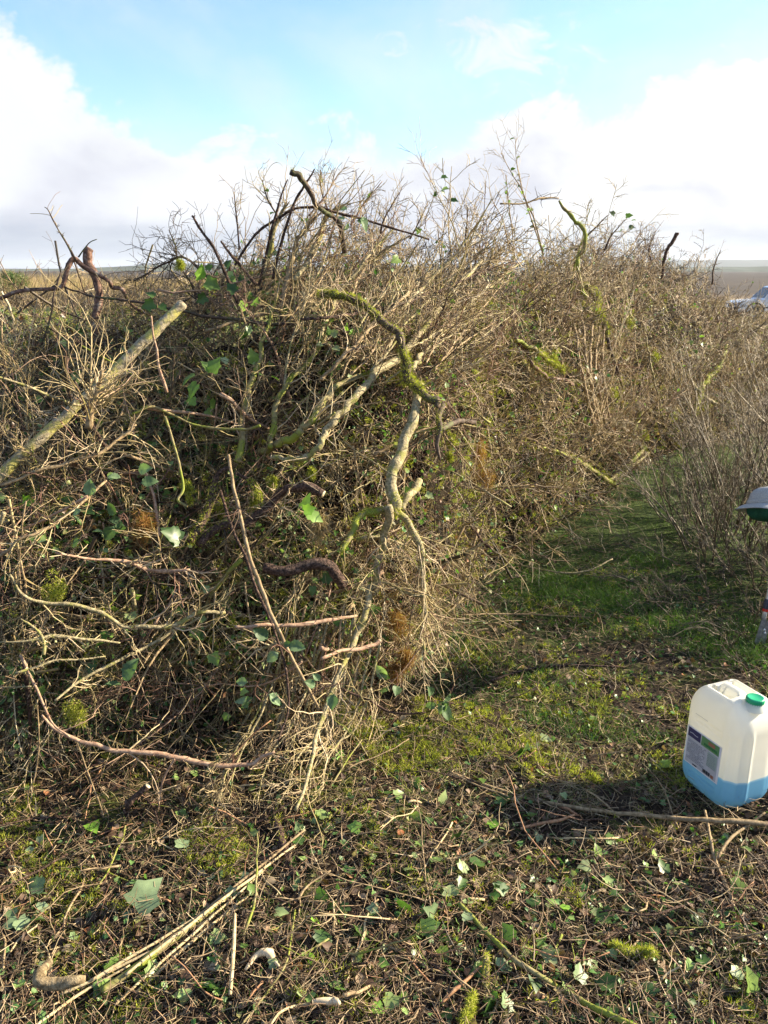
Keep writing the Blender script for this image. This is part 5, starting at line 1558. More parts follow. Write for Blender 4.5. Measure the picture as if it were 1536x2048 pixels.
KINDS_B = [('tan', 'bark_tan', 0.5), ('pale', 'bark_pale', 0.72), ('dark', 'bark_brown', 0.05), ('reddish', 'bark_pink', 0.86), ('greenish', 'bark_mossy', 0.58)]
px = rng.uniform(-20, 1530, 1100); py = rng.uniform(480, 1480, 1100)
y = hit(px, py); P_ = at(px, py, np.nan_to_num(y, nan=1.0))
ok = ~np.isnan(y) & (P_[:, 2] > 0.1) & ((P_[:, 1] < 6) | (rng.random(1100) < 0.4))
P_ = P_[ok][:285]
D_, px, py = start_dirs(P_)
for q in range(len(P_)):
    kn, km, kt = KINDS_B[rng.choice(5, p=[0.30, 0.24, 0.20, 0.14, 0.12])]
    L = rng.uniform(0.35, 1.0) * (0.8 if P_[q, 1] < 5 else 1.0)
    p0 = P_[q] + np.array([0, -rng.uniform(0.0, 0.12), 0]) - D_[q] * L * 0.45
    p0[2] = max(p0[2], 0.05)
    stout = rng.random() < 0.3
    r0 = rng.uniform(0.005, 0.0085) if stout else rng.uniform(0.0022, 0.0042)
    bare = rng.random() < 0.3
    mb = MB()
    P0 = grow(p0[None], D_[q][None], np.array([L]), 14, 0.13 if not bare else 0.07, 0.01)
    P0[..., 2] = np.maximum(P0[..., 2], 0.02)
    R0 = taper(1, 14, r0, 0.0012)
    add_tubes(mb, P0, R0, 6, kt, 0, cap=True)
    if not bare:
        a, b, c, ix, t = spawn(P0, R0, 14, 0.08, 0.97, 0.8)
        L1 = L * rng.uniform(0.15, 0.4, len(a)) * (1.1 - 0.5 * t)
        P1 = grow(a, b, L1, 6, 0.2); R1 = taper(len(a), 6, np.maximum(c * 0.5, 0.0013), 0.0008)
        add_tubes(mb, P1, R1, 4, np.clip(kt + rng.normal(0, 0.06, len(a)), 0, 1), 1)
        a, b, c, jx, t = spawn(P1, R1, 5, 0.1, 0.98, 0.8)
        P2 = grow(a, b, L1[jx] * rng.uniform(0.15, 0.4, len(a)), 3, 0.25)
        add_tubes(mb, P2, taper(len(a), 3, 0.001, 0.0006), 3, kt, 1)
    a, b, c, jx, t = spawn(P0, R0, 16, 0.03, 0.97, 1.2)
    add_tubes(mb, np.stack([a, a + b * rng.uniform(0.008, 0.022, (len(a), 1))], 1), taper(len(a), 2, 0.0013, 0.0003), 3, kt, 0)
    w = place_word(px[q], py[q])
    lab = f"{'stout' if stout else 'thin'} {kn} {'bare' if bare else 'twiggy'} branch {w}"
    tag(mb.obj('cut_branch', [km, 'brush_twigs'], origin=P0[0, 0]), lab, 'branch', f"{'stout' if stout else 'thin'} {kn} {'bare' if bare else 'twiggy'} branches {w}")


# ------------------------------------------------------------------ leafy sprays: ivy and bramble (stem > leaves)
IVY_ME, BR_ME = [], []
PALE_ME = [MB().add(leaf_ivy()[0] + rng.normal(0, 0.02, (13, 3)), None, leaf_ivy()[1]).mesh('ivy_leaf', 'ivy_pale') for _ in range(2)]
for k in range(4):
    V, T = leaf_ivy(); V = V + rng.normal(0, 0.02, V.shape)
    IVY_ME.append(MB().add(V, None, T).mesh('ivy_leaf', 'ivy_green'))
for k in range(3):
    V, Q = leaf_bramble(11, 3); V = V.copy(); V[:, 2] += 0.04 * np.sin(V[:, 1] * 7 + k)
    BR_ME.append(MB().add(V, Q).mesh('bramble_leaf', 'bramble_green'))


def leaf_obj(me, pos, d, up, size, parent=None, name='leaf', pr=None):
    o = bpy.data.objects.new(name, me)
    COL.objects.link(o)
    M = frames(np.asarray(d, float)[None], np.asarray(up, float)[None])[0]
    m4 = Matrix([[M[0, 0] * size, M[0, 1] * size, M[0, 2] * size, pos[0]], [M[1, 0] * size, M[1, 1] * size, M[1, 2] * size, pos[1]], [M[2, 0] * size, M[2, 1] * size, M[2, 2] * size, pos[2]], [0, 0, 0, 1]])
    if parent is not None:
        o.parent = parent
        o.matrix_parent_inverse = Matrix.Translation(-parent.location)
    o.matrix_basis = m4
    return o


def spray(kind, px, py, n, size, label, off=0.12, Y=None, spread=0.05, name=None, face=(0.3, -0.7, 0.6), group=None):
    yy = Y if Y is not None else float(hit(px, py)[0]) - off
    c = at(px, py, yy)
    mb = MB()
    root = empty(name or (kind + '_spray'), tuple(c))
    tag(root, label, 'bramble' if kind == 'bramble' else 'ivy', group)
    P = grow(np.array([c + [0, 0.03, -0.05]]), np.array([[rng.normal(0, 0.5), -0.3, 1.0]]), np.array([spread * 2.4]), 8, 0.25)
    add_tubes(mb, P, taper(1, 8, 0.0018, 0.0009), 5, 0.86 if kind == 'bramble' else 0.5)
    st = []
    for q in range(n):
        i = 2 + q % 6
        d = nrm(np.array([rng.normal(), rng.normal() * 0.4 - 0.2, rng.normal() * 0.8 + (0.1 if kind == 'ivy' else -0.1)]))
        b = P[0, i] + d * spread * rng.uniform(0.3, 0.9)
        st.append(np.stack([P[0, i], (P[0, i] + b) / 2 + rng.normal(0, 0.004, 3), b]))
        me = (IVY_ME if kind == 'ivy' else BR_ME)[rng.integers(0, 4 if kind == 'ivy' else 3)]
        leaf_obj(me, b, d, np.array(face) + rng.normal(0, 0.45, 3), size * rng.uniform(0.5, 1.0), root)
    add_tubes(mb, np.array(st), taper(len(st), 3, 0.0009, 0.0006), 4, 0.86 if kind == 'bramble' else 0.4)
    mb.obj('stem', 'brush_twigs', root)


spray('bramble', 708, 438, 6, 0.055, 'dark green bramble leaves at the very top of the heap below the blunt branch', Y=3.15, spread=0.05)
spray('bramble', 790, 1370, 4, 0.070, 'grey green bramble leaves low on the right side of the heap, first of the row', Y=2.45, spread=0.05, face=(0.5, -0.8, 0.3))
spray('bramble', 850, 1388, 3, 0.065, 'grey green ribbed bramble leaves in the middle of the low row', Y=2.45, spread=0.05, face=(0.5, -0.8, 0.3))
spray('bramble', 900, 1385, 3, 0.065, 'upright grey green bramble leaves at the right end of the low row', Y=2.47, spread=0.045, face=(0.5, -0.8, 0.3))
spray('bramble', 150, 1055, 3, 0.060, 'pair of pale backed bramble leaves hanging at left, lowest of the cluster', Y=2.2, spread=0.04)
spray('bramble', 222, 1012, 5, 0.060, 'long pale green bramble leaves in the middle of the left cluster', Y=2.2, spread=0.05)
spray('bramble', 255, 960, 4, 0.055, 'upper bramble leaves of the left cluster', Y=2.22, spread=0.045)
spray('bramble', 165, 990, 2, 0.055, 'single round bramble leaf left of the left cluster', Y=2.2, spread=0.03)
spray('bramble', 262, 1362, 3, 0.075, 'large dark ribbed bramble leaf over the dark gap at lower left', Y=2.1, spread=0.04)
spray('bramble', 575, 1285, 4, 0.055, 'dark bramble leaves where the canes cross in the lower middle', Y=2.2, spread=0.05)
spray('bramble', 520, 1385, 4, 0.055, 'dark ribbed bramble leaves left of the fan of pale stems', Y=2.15, spread=0.05)
spray('bramble', 620, 1370, 4, 0.05, 'bright and dark bramble leaves among the fan of pale stems', Y=2.15, spread=0.05)
spray('ivy', 803, 497, 1, 0.050, 'single bright green ivy leaf high on the heap right of the top leaves', Y=3.3, spread=0.03)
spray('ivy', 850, 432, 6, 0.035, 'small grey green leaves on a twig below the drooping plume', Y=3.5, spread=0.09)
spray('ivy', 1252, 470, 6, 0.060, 'bright green leaves on the sky line left of the lone brown stick', Y=6.4, spread=0.09)
spray('ivy', 405, 545, 2, 0.065, 'pale green ivy leaf in shade left of the heap shoulder', Y=3.1, spread=0.03)
spray('ivy', 440, 575, 4, 0.060, 'shaded ivy leaves with one bright leaf at the left shoulder', Y=3.1, spread=0.07)
spray('ivy', 308, 588, 3, 0.055, 'bright ivy leaves standing above the sawn pole end', Y=3.0, spread=0.03)
spray('ivy', 437, 755, 4, 0.070, 'ivy leaves right of the sawn pole in the upper left of the heap', Y=2.75, spread=0.06)
spray('ivy', 545, 755, 5, 0.055, 'ivy leaves on the upright mossy stems above the hollow', Y=2.9, spread=0.08)
spray('ivy', 350, 1075, 3, 0.070, 'dark ivy leaf above the dark log on the left', Y=2.3, spread=0.03)
spray('ivy', 605, 1000, 3, 0.055, 'ivy leaves with one white glint below the cut end of the dark log', Y=2.45, spread=0.04)
spray('ivy', 665, 680, 4, 0.04, 'bright ivy leaves above the fork of the pale sweeping branches', Y=3.0, spread=0.05)
spray('ivy', 668, 630, 3, 0.035, 'small bright ivy leaves under the moss covered branch', Y=3.0, spread=0.05)
spray('ivy', 500, 650, 5, 0.045, 'bright ivy leaves in the upper left middle of the heap', Y=2.95, spread=0.08)
spray('ivy', 900, 775, 2, 0.03, 'small ivy leaves with a red one right of the thick mossy branch', Y=3.0, spread=0.03)
spray('ivy', 1160, 700, 2, 0.045, 'pair of bright round leaves above the upright bundle', off=0.35, spread=0.04)
spray('ivy', 1180, 740, 3, 0.045, 'bright green leaf on the upright bundle of stems', off=0.4, spread=0.05)
spray('ivy', 890, 615, 4, 0.035, 'small bright leaves in the upper middle right of the moss covered branch', off=0.2, spread=0.06)
spray('ivy', 1470, 625, 3, 0.07, 'bright leaf near the white car at the end of the hedge', off=0.5, spread=0.05)
spray('ivy', 1400, 700, 5, 0.06, 'grey green ivy leaves below the bright leaf near the car', off=0.4, spread=0.12)
spray('ivy', 1035, 1500, 2, 0.060, 'dark green ivy leaf standing upright in the litter left of the jerrycan', Y=2.16, spread=0.03)
extra = 0
while extra < 46:
    px, py = rng.uniform(20, 1480), rng.uniform(560, 1480)
    yy = hit(px, py)[0]
    if np.isnan(yy): continue
    p = at(px, py, yy)
    if p[2] < 0.08: continue
    w = place_word(px, py)
    spray('ivy', px, py, int(rng.integers(2, 6)), rng.uniform(0.028, 0.048), f'sprig of ivy leaves {w}', off=0.12, spread=0.06, group=f'small sprigs of ivy {w}', name='ivy_sprig')
    extra += 1

# ------------------------------------------------------------------ clumps of moss and rusty dead bracken in the heap
for k, (px, py, s, mat, lab, nm) in enumerate([
    (968, 955, 0.055, 'moss_rusty', 'rusty orange clump of dead bracken low on the right face of the heap', 'bracken_clump'),
    (960, 905, 0.045, 'moss_rusty', 'smaller dark rusty clump just above the orange bracken', 'bracken_clump'),
    (795, 1250, 0.045, 'moss_rusty', 'golden brown clump hanging between the forked limbs, upper part', 'bracken_clump'),
    (815, 1310, 0.040, 'moss_rusty', 'rusty clump in the shade behind the hanging twigs', 'bracken_clump'),
    (790, 1340, 0.030, 'moss_rusty', 'lowest rusty clump near the grey green bramble leaves', 'bracken_clump'),
    (290, 1055, 0.050, 'moss_rusty', 'reddish brown dead fronds left of the dark log', 'bracken_clump'),
    (640, 1052, 0.045, 'reed_tan', 'nest of dry tan grass right of the dark log', 'grass_clump'),
    (904, 885, 0.028, 'moss_green', 'round bright moss ball under the dark cut stub', 'moss_clump'),
    (898, 915, 0.018, 'moss_green', 'small moss tuft hanging under the round moss ball', 'moss_clump'),
    (510, 1000, 0.035, 'moss_green', 'yellow moss clump on the cut end above the dark log', 'moss_clump'),
    (545, 965, 0.020, 'moss_green', 'upright tuft of yellow moss above the dark log', 'moss_clump'),
    (445, 1015, 0.030, 'moss_green', 'moss clump between the two brown branches left of the dark log', 'moss_clump'),
    (375, 985, 0.030, 'moss_green', 'brownish moss clump left of the brown mossy branch', 'moss_clump'),
    (110, 1180, 0.045, 'moss_green', 'dull moss clump in shade at the left of the heap', 'moss_clump'),
    (150, 1425, 0.040, 'moss_green', 'moss clump in shade above the bowed thorny twig', 'moss_clump'),
    (805, 755, 0.030, 'moss_green', 'thick pad of bright moss where the mossy branch meets the pale trunk', 'moss_clump'),
    (1200, 632, 0.05, 'moss_green', 'bright yellow moss pad below the moss hook', 'moss_clump'),
    (1108, 715, 0.045, 'moss_green', 'pale lichen clump above the curved brown stub', 'moss_clump'),
    (1262, 645, 0.05, 'moss_green', 'pale lichen clump in the hedge right of the upright bundle', 'moss_clump'),
    (1228, 785, 0.035, 'moss_green', 'yellow moss tuft at the foot of the upright bundle', 'moss_clump'),
    (1290, 872, 0.045, 'moss_green', 'pale moss tuft above the pale stakes', 'moss_clump'),
    (1415, 812, 0.05, 'moss_green', 'yellow moss tuft hanging beside the short pale pole', 'moss_clump'),
    (1310, 715, 0.05, 'moss_green', 'lichen clump beside the straight pale cane', 'moss_clump'),
    (1350, 835, 0.05, 'moss_green', 'lichen clump at the far end of the path', 'moss_clump'),
    (625, 945, 0.018, 'moss_green', 'small yellow moss tuft right of the upright stems', 'moss_clump'),
    (360, 530, 0.02, 'moss_green', 'grey lichen tuft on the thorny branches at the left sky line', 'moss_clump')]):
    off = 0.16 if px < 1000 else 0.3
    yy = hit(px, py)[0]
    c = at(px, py, (3.2 if np.isnan(yy) else yy) - off) if px != 1425 else at(px, py, 3.6)
    mb = MB()
    m = 16
    cc = c + nrm(rng.normal(size=(m, 3))) * s * rng.uniform(0.1, 1.0, (m, 1)) * [0.8, 0.6, 1.25]
    rusty = mat != 'moss_green'
    fuzz(mb, cc, s * 0.35, 60, (0.012, 0.045) if rusty else (0.006, 0.015), 0.0018 if rusty else 0.0022, np.clip(rng.normal(0.5, 0.3, m * 60), 0, 1), dirs=np.array([0, 0, -0.5]) if rusty else None)
    tag(mb.obj(nm, mat, origin=c), lab, 'bracken' if nm[0] == 'b' else ('grass' if nm[0] == 'g' else 'moss'))

# ------------------------------------------------------------------ bare shrubs at the right of the path
shrub(1.98, 4.2, 0.80, 1.0, 26, 'bare grey shrub at the right edge behind the cap', r=0.006, n1=9, n2=6, rmin=0.0010, lean=(-0.12, -0.05), tl=(0.1, 0.8))
shrub(2.0, 4.75, 0.74, 1.0, 24, 'bare twiggy shrub leaning over the far right side of the path', r=0.006, n1=9, n2=6, rmin=0.0011, lean=(-0.25, -0.05), tl=(0.1, 0.8))
shrub(2.3, 4.9, 0.95, 1.2, 26, 'bare shrub at the right edge with upright pale stems', r=0.007, n1=9, n2=6, rmin=0.0011, tl=(0.2, 1))
shrub(2.3, 3.75, 1.0, 1.1, 24, 'bare shrub cut by the right edge of the photo above the cap', r=0.006, n1=9, n2=6, rmin=0.0010, tl=(0.1, 0.8))
shrub(2.75, 5.7, 1.15, 1.3, 28, 'bare shrub at the far right end of the path', r=0.007, n1=9, n2=6, rmin=0.0012, tl=(0.2, 1))
shrub(3.5, 6.3, 1.1, 1.4, 26, 'bare brown shrub in front of the hedge at the right edge', r=0.007, n1=9, n2=6, rmin=0.0012, tl=(0.2, 1))
shrub(2.0, 3.85, 0.5, 0.8, 20, 'low bare shrub on the path edge left of the cap', r=0.004, n1=8, n2=5, rmin=0.0009, lean=(-0.3, -0.1), tl=(0.1, 0.9))
shrub(1.72, 3.45, 0.36, 0.9, 34, 'low dark tangle of thin twigs on the path edge, left of the loppers', r=0.0035, n1=8, n2=4, rmin=0.0010, base=0.6, lean=(-0.3, -0.1), tl=(0.0, 0.7), wig=0.16)
shrub(1.85, 3.95, 0.42, 1.0, 34, 'low dark tangle of thin twigs on the path edge, left of the cap', r=0.0035, n1=8, n2=4, rmin=0.0010, base=0.6, lean=(-0.3, -0.1), tl=(0.0, 0.7), wig=0.16)
shrub(2.15, 3.6, 0.55, 0.7, 20, 'low tangled shrub under the cap', r=0.004, n1=8, n2=5, rmin=0.0009, lean=(-0.2, -0.1), tl=(0.1, 0.9))
shrub(3.6, 1.72, 1.45, 0.9, 40, 'unseen bare shrub added beyond the right edge to shade the foreground', r=0.008, n1=9, n2=5, rmin=0.0022)  # out of view, added to cast a shade band on the foreground
shrub(2.75, 3.1, 1.15, 1.3, 30, 'bare shrub just past the right edge beside the loppers', r=0.007, n1=9, n2=5, rmin=0.0012)
shrub(3.0, 4.2, 1.2, 1.4, 30, 'bare shrub past the right edge behind the nearer one', r=0.007, n1=9, n2=5, rmin=0.0012)
for k, (x, y, h, lab) in enumerate([(1.35, 6.2, 1.5, 'leafy stemmed shrub in the hedge under the tall leafy shoots'), (2.0, 7.1, 1.55, 'bare shrub in the hedge under the lone brown stick'), (2.9, 8.0, 1.15, 'bare pale shrub in the hedge left of the car'), (3.8, 8.6, 0.75, 'bare low shrub in the hedge under the car'), (0.75, 5.3, 1.75, 'upright twiggy shrub behind the crown of the hedge'), (4.6, 8.9, 0.6, 'bare shrub in the hedge at the right edge below the car')]):
    shrub(x, y, h, 1.2, 40, lab, mat='brush_twigs', r=0.006, n1=8, n2=6, rmin=0.0014, tl=(0.2, 0.8), base=0.5, leaf=(240, (0.012, 0.028), 'leaf_mix'))

# ------------------------------------------------------------------ ground cover
def gpt(px, py):
    """point on bare ground below the pixel"""
    dx, dy, dz = ray(px, py)
    t = -CAM_H / dz
    x, y = dx * t, dy * t
    return np.stack([x, y, gz(x, y)], -1)


def gsample(n, x0, x1, y0, y1, wpix=0.6):
    k = int(n * wpix)
    a = gpt(rng.uniform(x0, x1, k), rng.uniform(y0, y1, k))
    c0, c1 = gpt(np.array([768.]), np.array([float(y1)]))[0, 1], gpt(np.array([768.]), np.array([float(y0)]))[0, 1]
    yy = rng.uniform(c0, c1, n - k)
    u = (rng.uniform(x0, x1, n - k) - 768) / FPX
    b = np.stack([u * yy * 1.1, yy, yy * 0], -1); b[:, 2] = gz(b[:, 0], b[:, 1])
    return np.concatenate([a, b])


# fine twig litter
mb = MB()
P_ = gsample(27000, -150, 1690, 1080, 2200, 0.65); n = len(P_)
th = rng.uniform(0, 2 * pi, n)
D_ = np.stack([np.cos(th), np.sin(th), rng.normal(0.05, 0.16, n)], -1)
L = rng.uniform(0.02, 0.13, n) * rng.uniform(0.5, 1, n)
Pt = grow(P_ + np.stack([0 * th, 0 * th, rng.exponential(0.008, n)], -1), D_, L, 4, 0.22, 0.01)
Pt[..., 2] = np.maximum(Pt[..., 2], gz(Pt[..., 0], Pt[..., 1]) + 0.001)
add_tubes(mb, Pt, taper(n, 4, rng.uniform(0.0007, 0.0019, n), 0.0006), 3)
a, b, c, jx, t = spawn(Pt[:6000], taper(6000, 4, 0.001, 0.0006), 2, 0.2, 0.9, 0.8)
P2 = grow(a, b, rng.uniform(0.01, 0.05, len(a)), 3, 0.2)
add_tubes(mb, P2, taper(len(a), 3, 0.0009, 0.0005), 3)
tag(mb.obj('twig_litter', 'litter_twigs'), 'fine broken twigs covering the ground in front of the heap', 'litter', kind='stuff')

# dead leaves and crumbs of bark
mb = MB()
P_ = gsample(9000, -150, 1690, 1120, 2200, 0.65); n = len(P_)
P_[:, 2] += rng.uniform(0.001, 0.012, n)
scatter_leaf(mb, leaf_oval(), P_, rng.normal(size=(n, 3)) * [1, 1, 0.3], rng.normal(size=(n, 3)) * 0.6 + [0, 0, 1], rng.uniform(0.008, 0.032, n), rng.random(n))
tag(mb.obj('leaf_litter', 'dead_leaf'), 'brown dead leaves and bark crumbs over the bare soil', 'litter', kind='stuff')
mb = MB()
P_ = gsample(5200, -150, 1690, 1200, 2200, 0.6); P_ = P_[clump(P_, 4.0, -0.5, 2)]; n = len(P_)
P_[:, 2] += rng.uniform(0.002, 0.02, n)
scatter_leaf(mb, leaf_ivy(), P_, rng.normal(size=(n, 3)) * [1, 1, 0.3], rng.normal(size=(n, 3)) * 0.7 + [0, 0, 1], rng.uniform(0.007, 0.019, n), rng.uniform(0, 0.66, n))
tag(mb.obj('fallen_foliage', 'leaf_mix'), 'scraps of small green leaf strewn through the litter', 'litter', kind='stuff')

# moss cushions: sunlit band at the foot of the heap and patches through the foreground
mb = MB()
cc = []
for (x0, x1, y0, y1, m) in ((640, 1400, 1400, 1560, 800), (0, 520, 1480, 1800, 450), (0, 1536, 1600, 2048, 550), (900, 1300, 1150, 1400, 250)):
    q = gpt(rng.uniform(x0, x1, m), rng.uniform(y0, y1, m))
    cc.append(q[clump(q, 6.0, -0.15 if y0 < 1450 else 0.25)])
cc = np.concatenate(cc)
fuzz(mb, cc + [0, 0, 0.002], rng.uniform(0.012, 0.03, len(cc)) * 0.9, 60, (0.006, 0.018), 0.0022, np.clip(rng.normal(0.45, 0.28, len(cc) * 60), 0, 1), dirs=np.array([0, 0, 0.8]))
tag(mb.obj('ground_moss', 'moss_green'), 'yellow green moss cushions on the ground at the foot of the heap', 'moss', kind='stuff')

# grass: on the path, and sparse elsewhere
mb = MB()
P_ = gsample(42000, 820, 1640, 900, 1480, 0.5)
keep = (heap(P_[:, 0], P_[:, 1] - 0.05) < 0.12) & (clump(P_, 3.0, 0.0, 1) | (rng.random(len(P_)) < 0.12))
P_ = P_[keep]; n = len(P_)
hh = rng.uniform(0.012, 0.05, n) * (1 + 0.7 * clump(P_, 2.2, 0.5, 0.5))
D_ = np.stack([rng.normal(-0.1, 0.5, n), rng.normal(0, 0.5, n), np.ones(n)], -1)
ribbons(mb, P_, D_, hh, np.full(n, 0.0024), 4, 0.9, np.clip(rng.normal(0.4, 0.25, n), 0, 1))
q = gpt(np.array([1180, 1200, 1130, 1240, 1100, 1330, 1420, 1290, 1500, 1510]), np.array([1180, 1200, 1195, 1215, 1160, 1250, 1290, 1130, 1310, 1270]))
q = np.repeat(q, 420, 0) + rng.normal(0, 0.075, (4200, 3)) * [1, 1, 0]
q[:, 2] = gz(q[:, 0], q[:, 1])
ribbons(mb, q, np.stack([rng.normal(-0.2, 0.5, 4200), rng.normal(0, 0.5, 4200), np.ones(4200)], -1), rng.uniform(0.04, 0.11, 4200), np.full(4200, 0.0028), 5, 1.4, rng.uniform(0.2, 0.75, 4200))
tag(mb.obj('path_grass', 'grass_green'), 'short green grass on the shaded path', 'grass', kind='stuff')
mb = MB()
P_ = gsample(15000, -150, 1690, 1450, 2200, 0.6); P_ = P_[clump(P_, 5.0, 0.1, 3) | (rng.random(len(P_)) < 0.15)]; n = len(P_)
ribbons(mb, P_, np.stack([rng.normal(0, 0.7, n), rng.normal(0, 0.7, n), np.ones(n)], -1), rng.uniform(0.012, 0.05, n), np.full(n, 0.0022), 4, 1.2, np.clip(rng.normal(0.5, 0.3, n), 0, 1))
P_ = gsample(9000, 560, 1500, 1380, 1620, 0.6); P_ = P_[clump(P_, 4.2, -0.3, 6)]; n = len(P_)
ribbons(mb, P_, np.stack([rng.normal(0, 1.0, n), rng.normal(0, 1.0, n), np.full(n, 0.7)], -1), rng.uniform(0.015, 0.07, n), np.full(n, 0.0020), 4, 1.2, rng.uniform(0.85, 1.0, n))
tag(mb.obj('sparse_grass', 'grass_green'), 'sparse blades of grass and moss in the foreground litter', 'grass', kind='stuff')


# ------------------------------------------------------------------ things lying on the ground
def ground_word(px, py):
    if py < 1480:
        return 'on the shaded path' if py < 1380 else 'on the sunny moss at the foot of the heap'
    if px < 520:
        return 'under the bowed thorny twig at the left' if py < 1700 else ('around the large pale ivy leaf' if py < 1860 else 'in the bottom left corner')
    if px < 1000:
        return 'at the tip of the fan of stems' if py < 1700 else ('in the middle of the foreground' if py < 1860 else 'at the bottom edge in the middle')
    if py < 1560:
        return 'left of the jerrycan'
    if py < 1700:
        return 'around the base of the jerrycan'
    return 'in front of the jerrycan' if py < 1860 else 'in the bottom right corner'


def lying(name, label, mat, pts, **kw):
    kw.setdefault('ground', True); kw.setdefault('off', 0.035); kw.setdefault('cat', 'stick')
    return hero(name, label, mat, pts, **kw)


lying('long_stick', 'long thin stick lying right across the ground in front of the jerrycan', 'bark_tan', [(900, 1545, 5), (1000, 1580, 6), (1100, 1608, 7), (1200, 1622, 8), (1320, 1633, 9), (1440, 1640, 10), (1560, 1648, 11)], noise_=0.15)
lying('long_stick', 'long dark stick running down right through the bottom right foreground', 'bark_mossy', [(915, 1805, 8), (960, 1850, 10), (1010, 1900, 11), (1070, 1945, 11), (1130, 1985, 12), (1200, 2020, 12), (1280, 2060, 12)], noise_=0.15, S=8)
lying('forked_stick', 'pale crooked stick from the jerrycan base towards the bottom right', 'bark_tan', [(1410, 1620, 5), (1420, 1670, 6), (1432, 1720, 7), (1450, 1770, 7), (1470, 1820, 8)], noise_=0.2, thorns=10)
lying('forked_stick', 'short pale stick joining the crooked one below the jerrycan', 'bark_tan', [(1434, 1715, 6), (1460, 1680, 6), (1495, 1650, 5), (1530, 1625, 4)], noise_=0.2)
lying('straw', 'straight pale straw pointing straight up in the middle of the foreground', 'straw_stem', [(460, 1990, 7), (465, 1930, 8), (468, 1880, 8), (470, 1828, 5)], cat='straw', noise_=0.03)
for k, (a, b) in enumerate([((200, 1985), (480, 1775)), ((230, 2010), (530, 1740)), ((180, 1960), (450, 1800)), ((250, 1950), (590, 1690)), ((300, 1910), (610, 1660)), ((120, 1990), (350, 1880)), ((270, 1990), (500, 1790)), ((60, 2060), (260, 1930))]):
    lab = ['stout greenish stick, thickest of the bundle pointing at the heap', 'long straw-like stem along the right of the bundle', 'long stem along the left of the bundle', 'long stem of the bundle reaching the tip of the fan', 'thin stem of the bundle farthest to the right', 'short stem of the bundle nearest the curled root', 'thin stem between the others of the bundle', 'brown stem of the bundle cut by the bottom edge'][k]
    w = 16 if k == 0 else random.uniform(5, 7)
    lying('bundled_stick', lab, 'bark_mossy' if k == 0 else ('straw_stem' if k % 4 else 'bark_tan'), [(a[0], a[1], w), ((a[0] + b[0]) / 2 + random.uniform(-6, 6), (a[1] + b[1]) / 2 + random.uniform(-6, 6), w), (b[0], b[1], w * 0.6)], noise_=0.12, S=8)
lying('curled_root', 'thick pale curled root lying in the bottom left corner', 'bark_root', [(106, 1916, 12), (96, 1930, 17), (82, 1945, 20), (76, 1960, 24), (90, 1972, 25), (115, 1974, 24), (140, 1968, 20), (165, 1962, 12)], cat='root', S=14, off=0.04, ground=False)
lying('upright_stump', 'brown knobbly stick standing in the shade at the left foot of the heap', 'bark_brown', [(250, 1680, 22), (252, 1650, 20), (250, 1620, 17), (268, 1598, 15), (296, 1572, 14)], cat='branch', S=12, ground=False, Y=(1.98, 2.0), cut=[1])
lying('broken_root', 'brown split root end at the tip of the fan of stems', 'bark_brown', [(552, 1640, 16), (562, 1680, 18), (578, 1715, 18), (594, 1755, 10)], cat='root', S=12, moss=[(0, 0.4, 20, 0.008)])
lying('torn_bark', 'pale piece of torn wood on the soil near the bottom middle', 'cut_wood', [(490, 1940, 6), (512, 1912, 14), (530, 1908, 18), (545, 1920, 12), (556, 1930, 5)], cat='wood chip', S=7)
lying('sawn_stick', 'short pale debarked stick end at the bottom edge', 'cut_wood', [(636, 2002, 13), (660, 2000, 14), (682, 1994, 13)], cat='stick', S=10, cut=[0])
lying('sawn_stick', 'thin stick continuing from the pale debarked end to the right', 'bark_tan', [(682, 1994, 8), (720, 1985, 7), (740, 1975, 6)], cat='stick')
lying('splinter', 'long reddish splinter slanting at the bottom edge right of the middle', 'splinter_wood', [(884, 2008, 6), (915, 1975, 9), (962, 1934, 7)], cat='splinter', S=5)
lying('splinter', 'reddish shredded bark strip in the middle ground left of the jerrycan', 'splinter_wood', [(1040, 1656, 7), (1080, 1648, 8), (1120, 1640, 7), (1150, 1628, 5)], cat='splinter', S=5)
lying('splinter', 'second shredded reddish strip just above the first', 'splinter_wood', [(1118, 1608, 6), (1135, 1622, 7), (1155, 1630, 5)], cat='splinter', S=5)
lying('mossy_stick', 'short stick with yellow moss standing at the bottom edge right of the splinter', 'bark_mossy', [(974, 2005, 12), (976, 1960, 13), (974, 1920, 12)], cat='stick', S=9, moss=[(0.3, 1.0, 30, 0.010)])
lying('mossy_stick', 'small upright stub wrapped in yellow moss at the bottom edge', 'bark_mossy', [(932, 2045, 12), (938, 2020, 12), (944, 1995, 10)], cat='stick', S=9, moss=[(0.0, 1.0, 60, 0.013)])
lying('mossy_stick', 'short stick covered in yellow moss in the bottom right foreground', 'bark_mossy', [(1222, 1882, 10), (1250, 1892, 12), (1280, 1900, 11), (1305, 1905, 8)], cat='stick', S=9, moss=[(0.0, 1.0, 60, 0.014)])
lying('peeled_stick', 'brown cut stick with moss at one end, behind the upright dark ivy leaf', 'bark_brown', [(1030, 1510, 9), (1045, 1535, 10), (1066, 1562, 9)], cat='stick', moss=[(0.6, 1.0, 40, 0.012)])
lying('thin_stick', 'thin green stem curving from the bottom edge up to the heap', 'bark_mossy', [(475, 2060, 5), (530, 1990, 5), (570, 1930, 5), (582, 1880, 4), (590, 1820, 4)], cat='stem', noise_=0.1)
lying('thin_stick', 'thin stem arching at the bottom edge near the debarked stick', 'straw_stem', [(540, 2050, 5), (560, 2025, 6), (590, 2012, 6), (622, 2006, 5)], cat='stem', noise_=0.1)
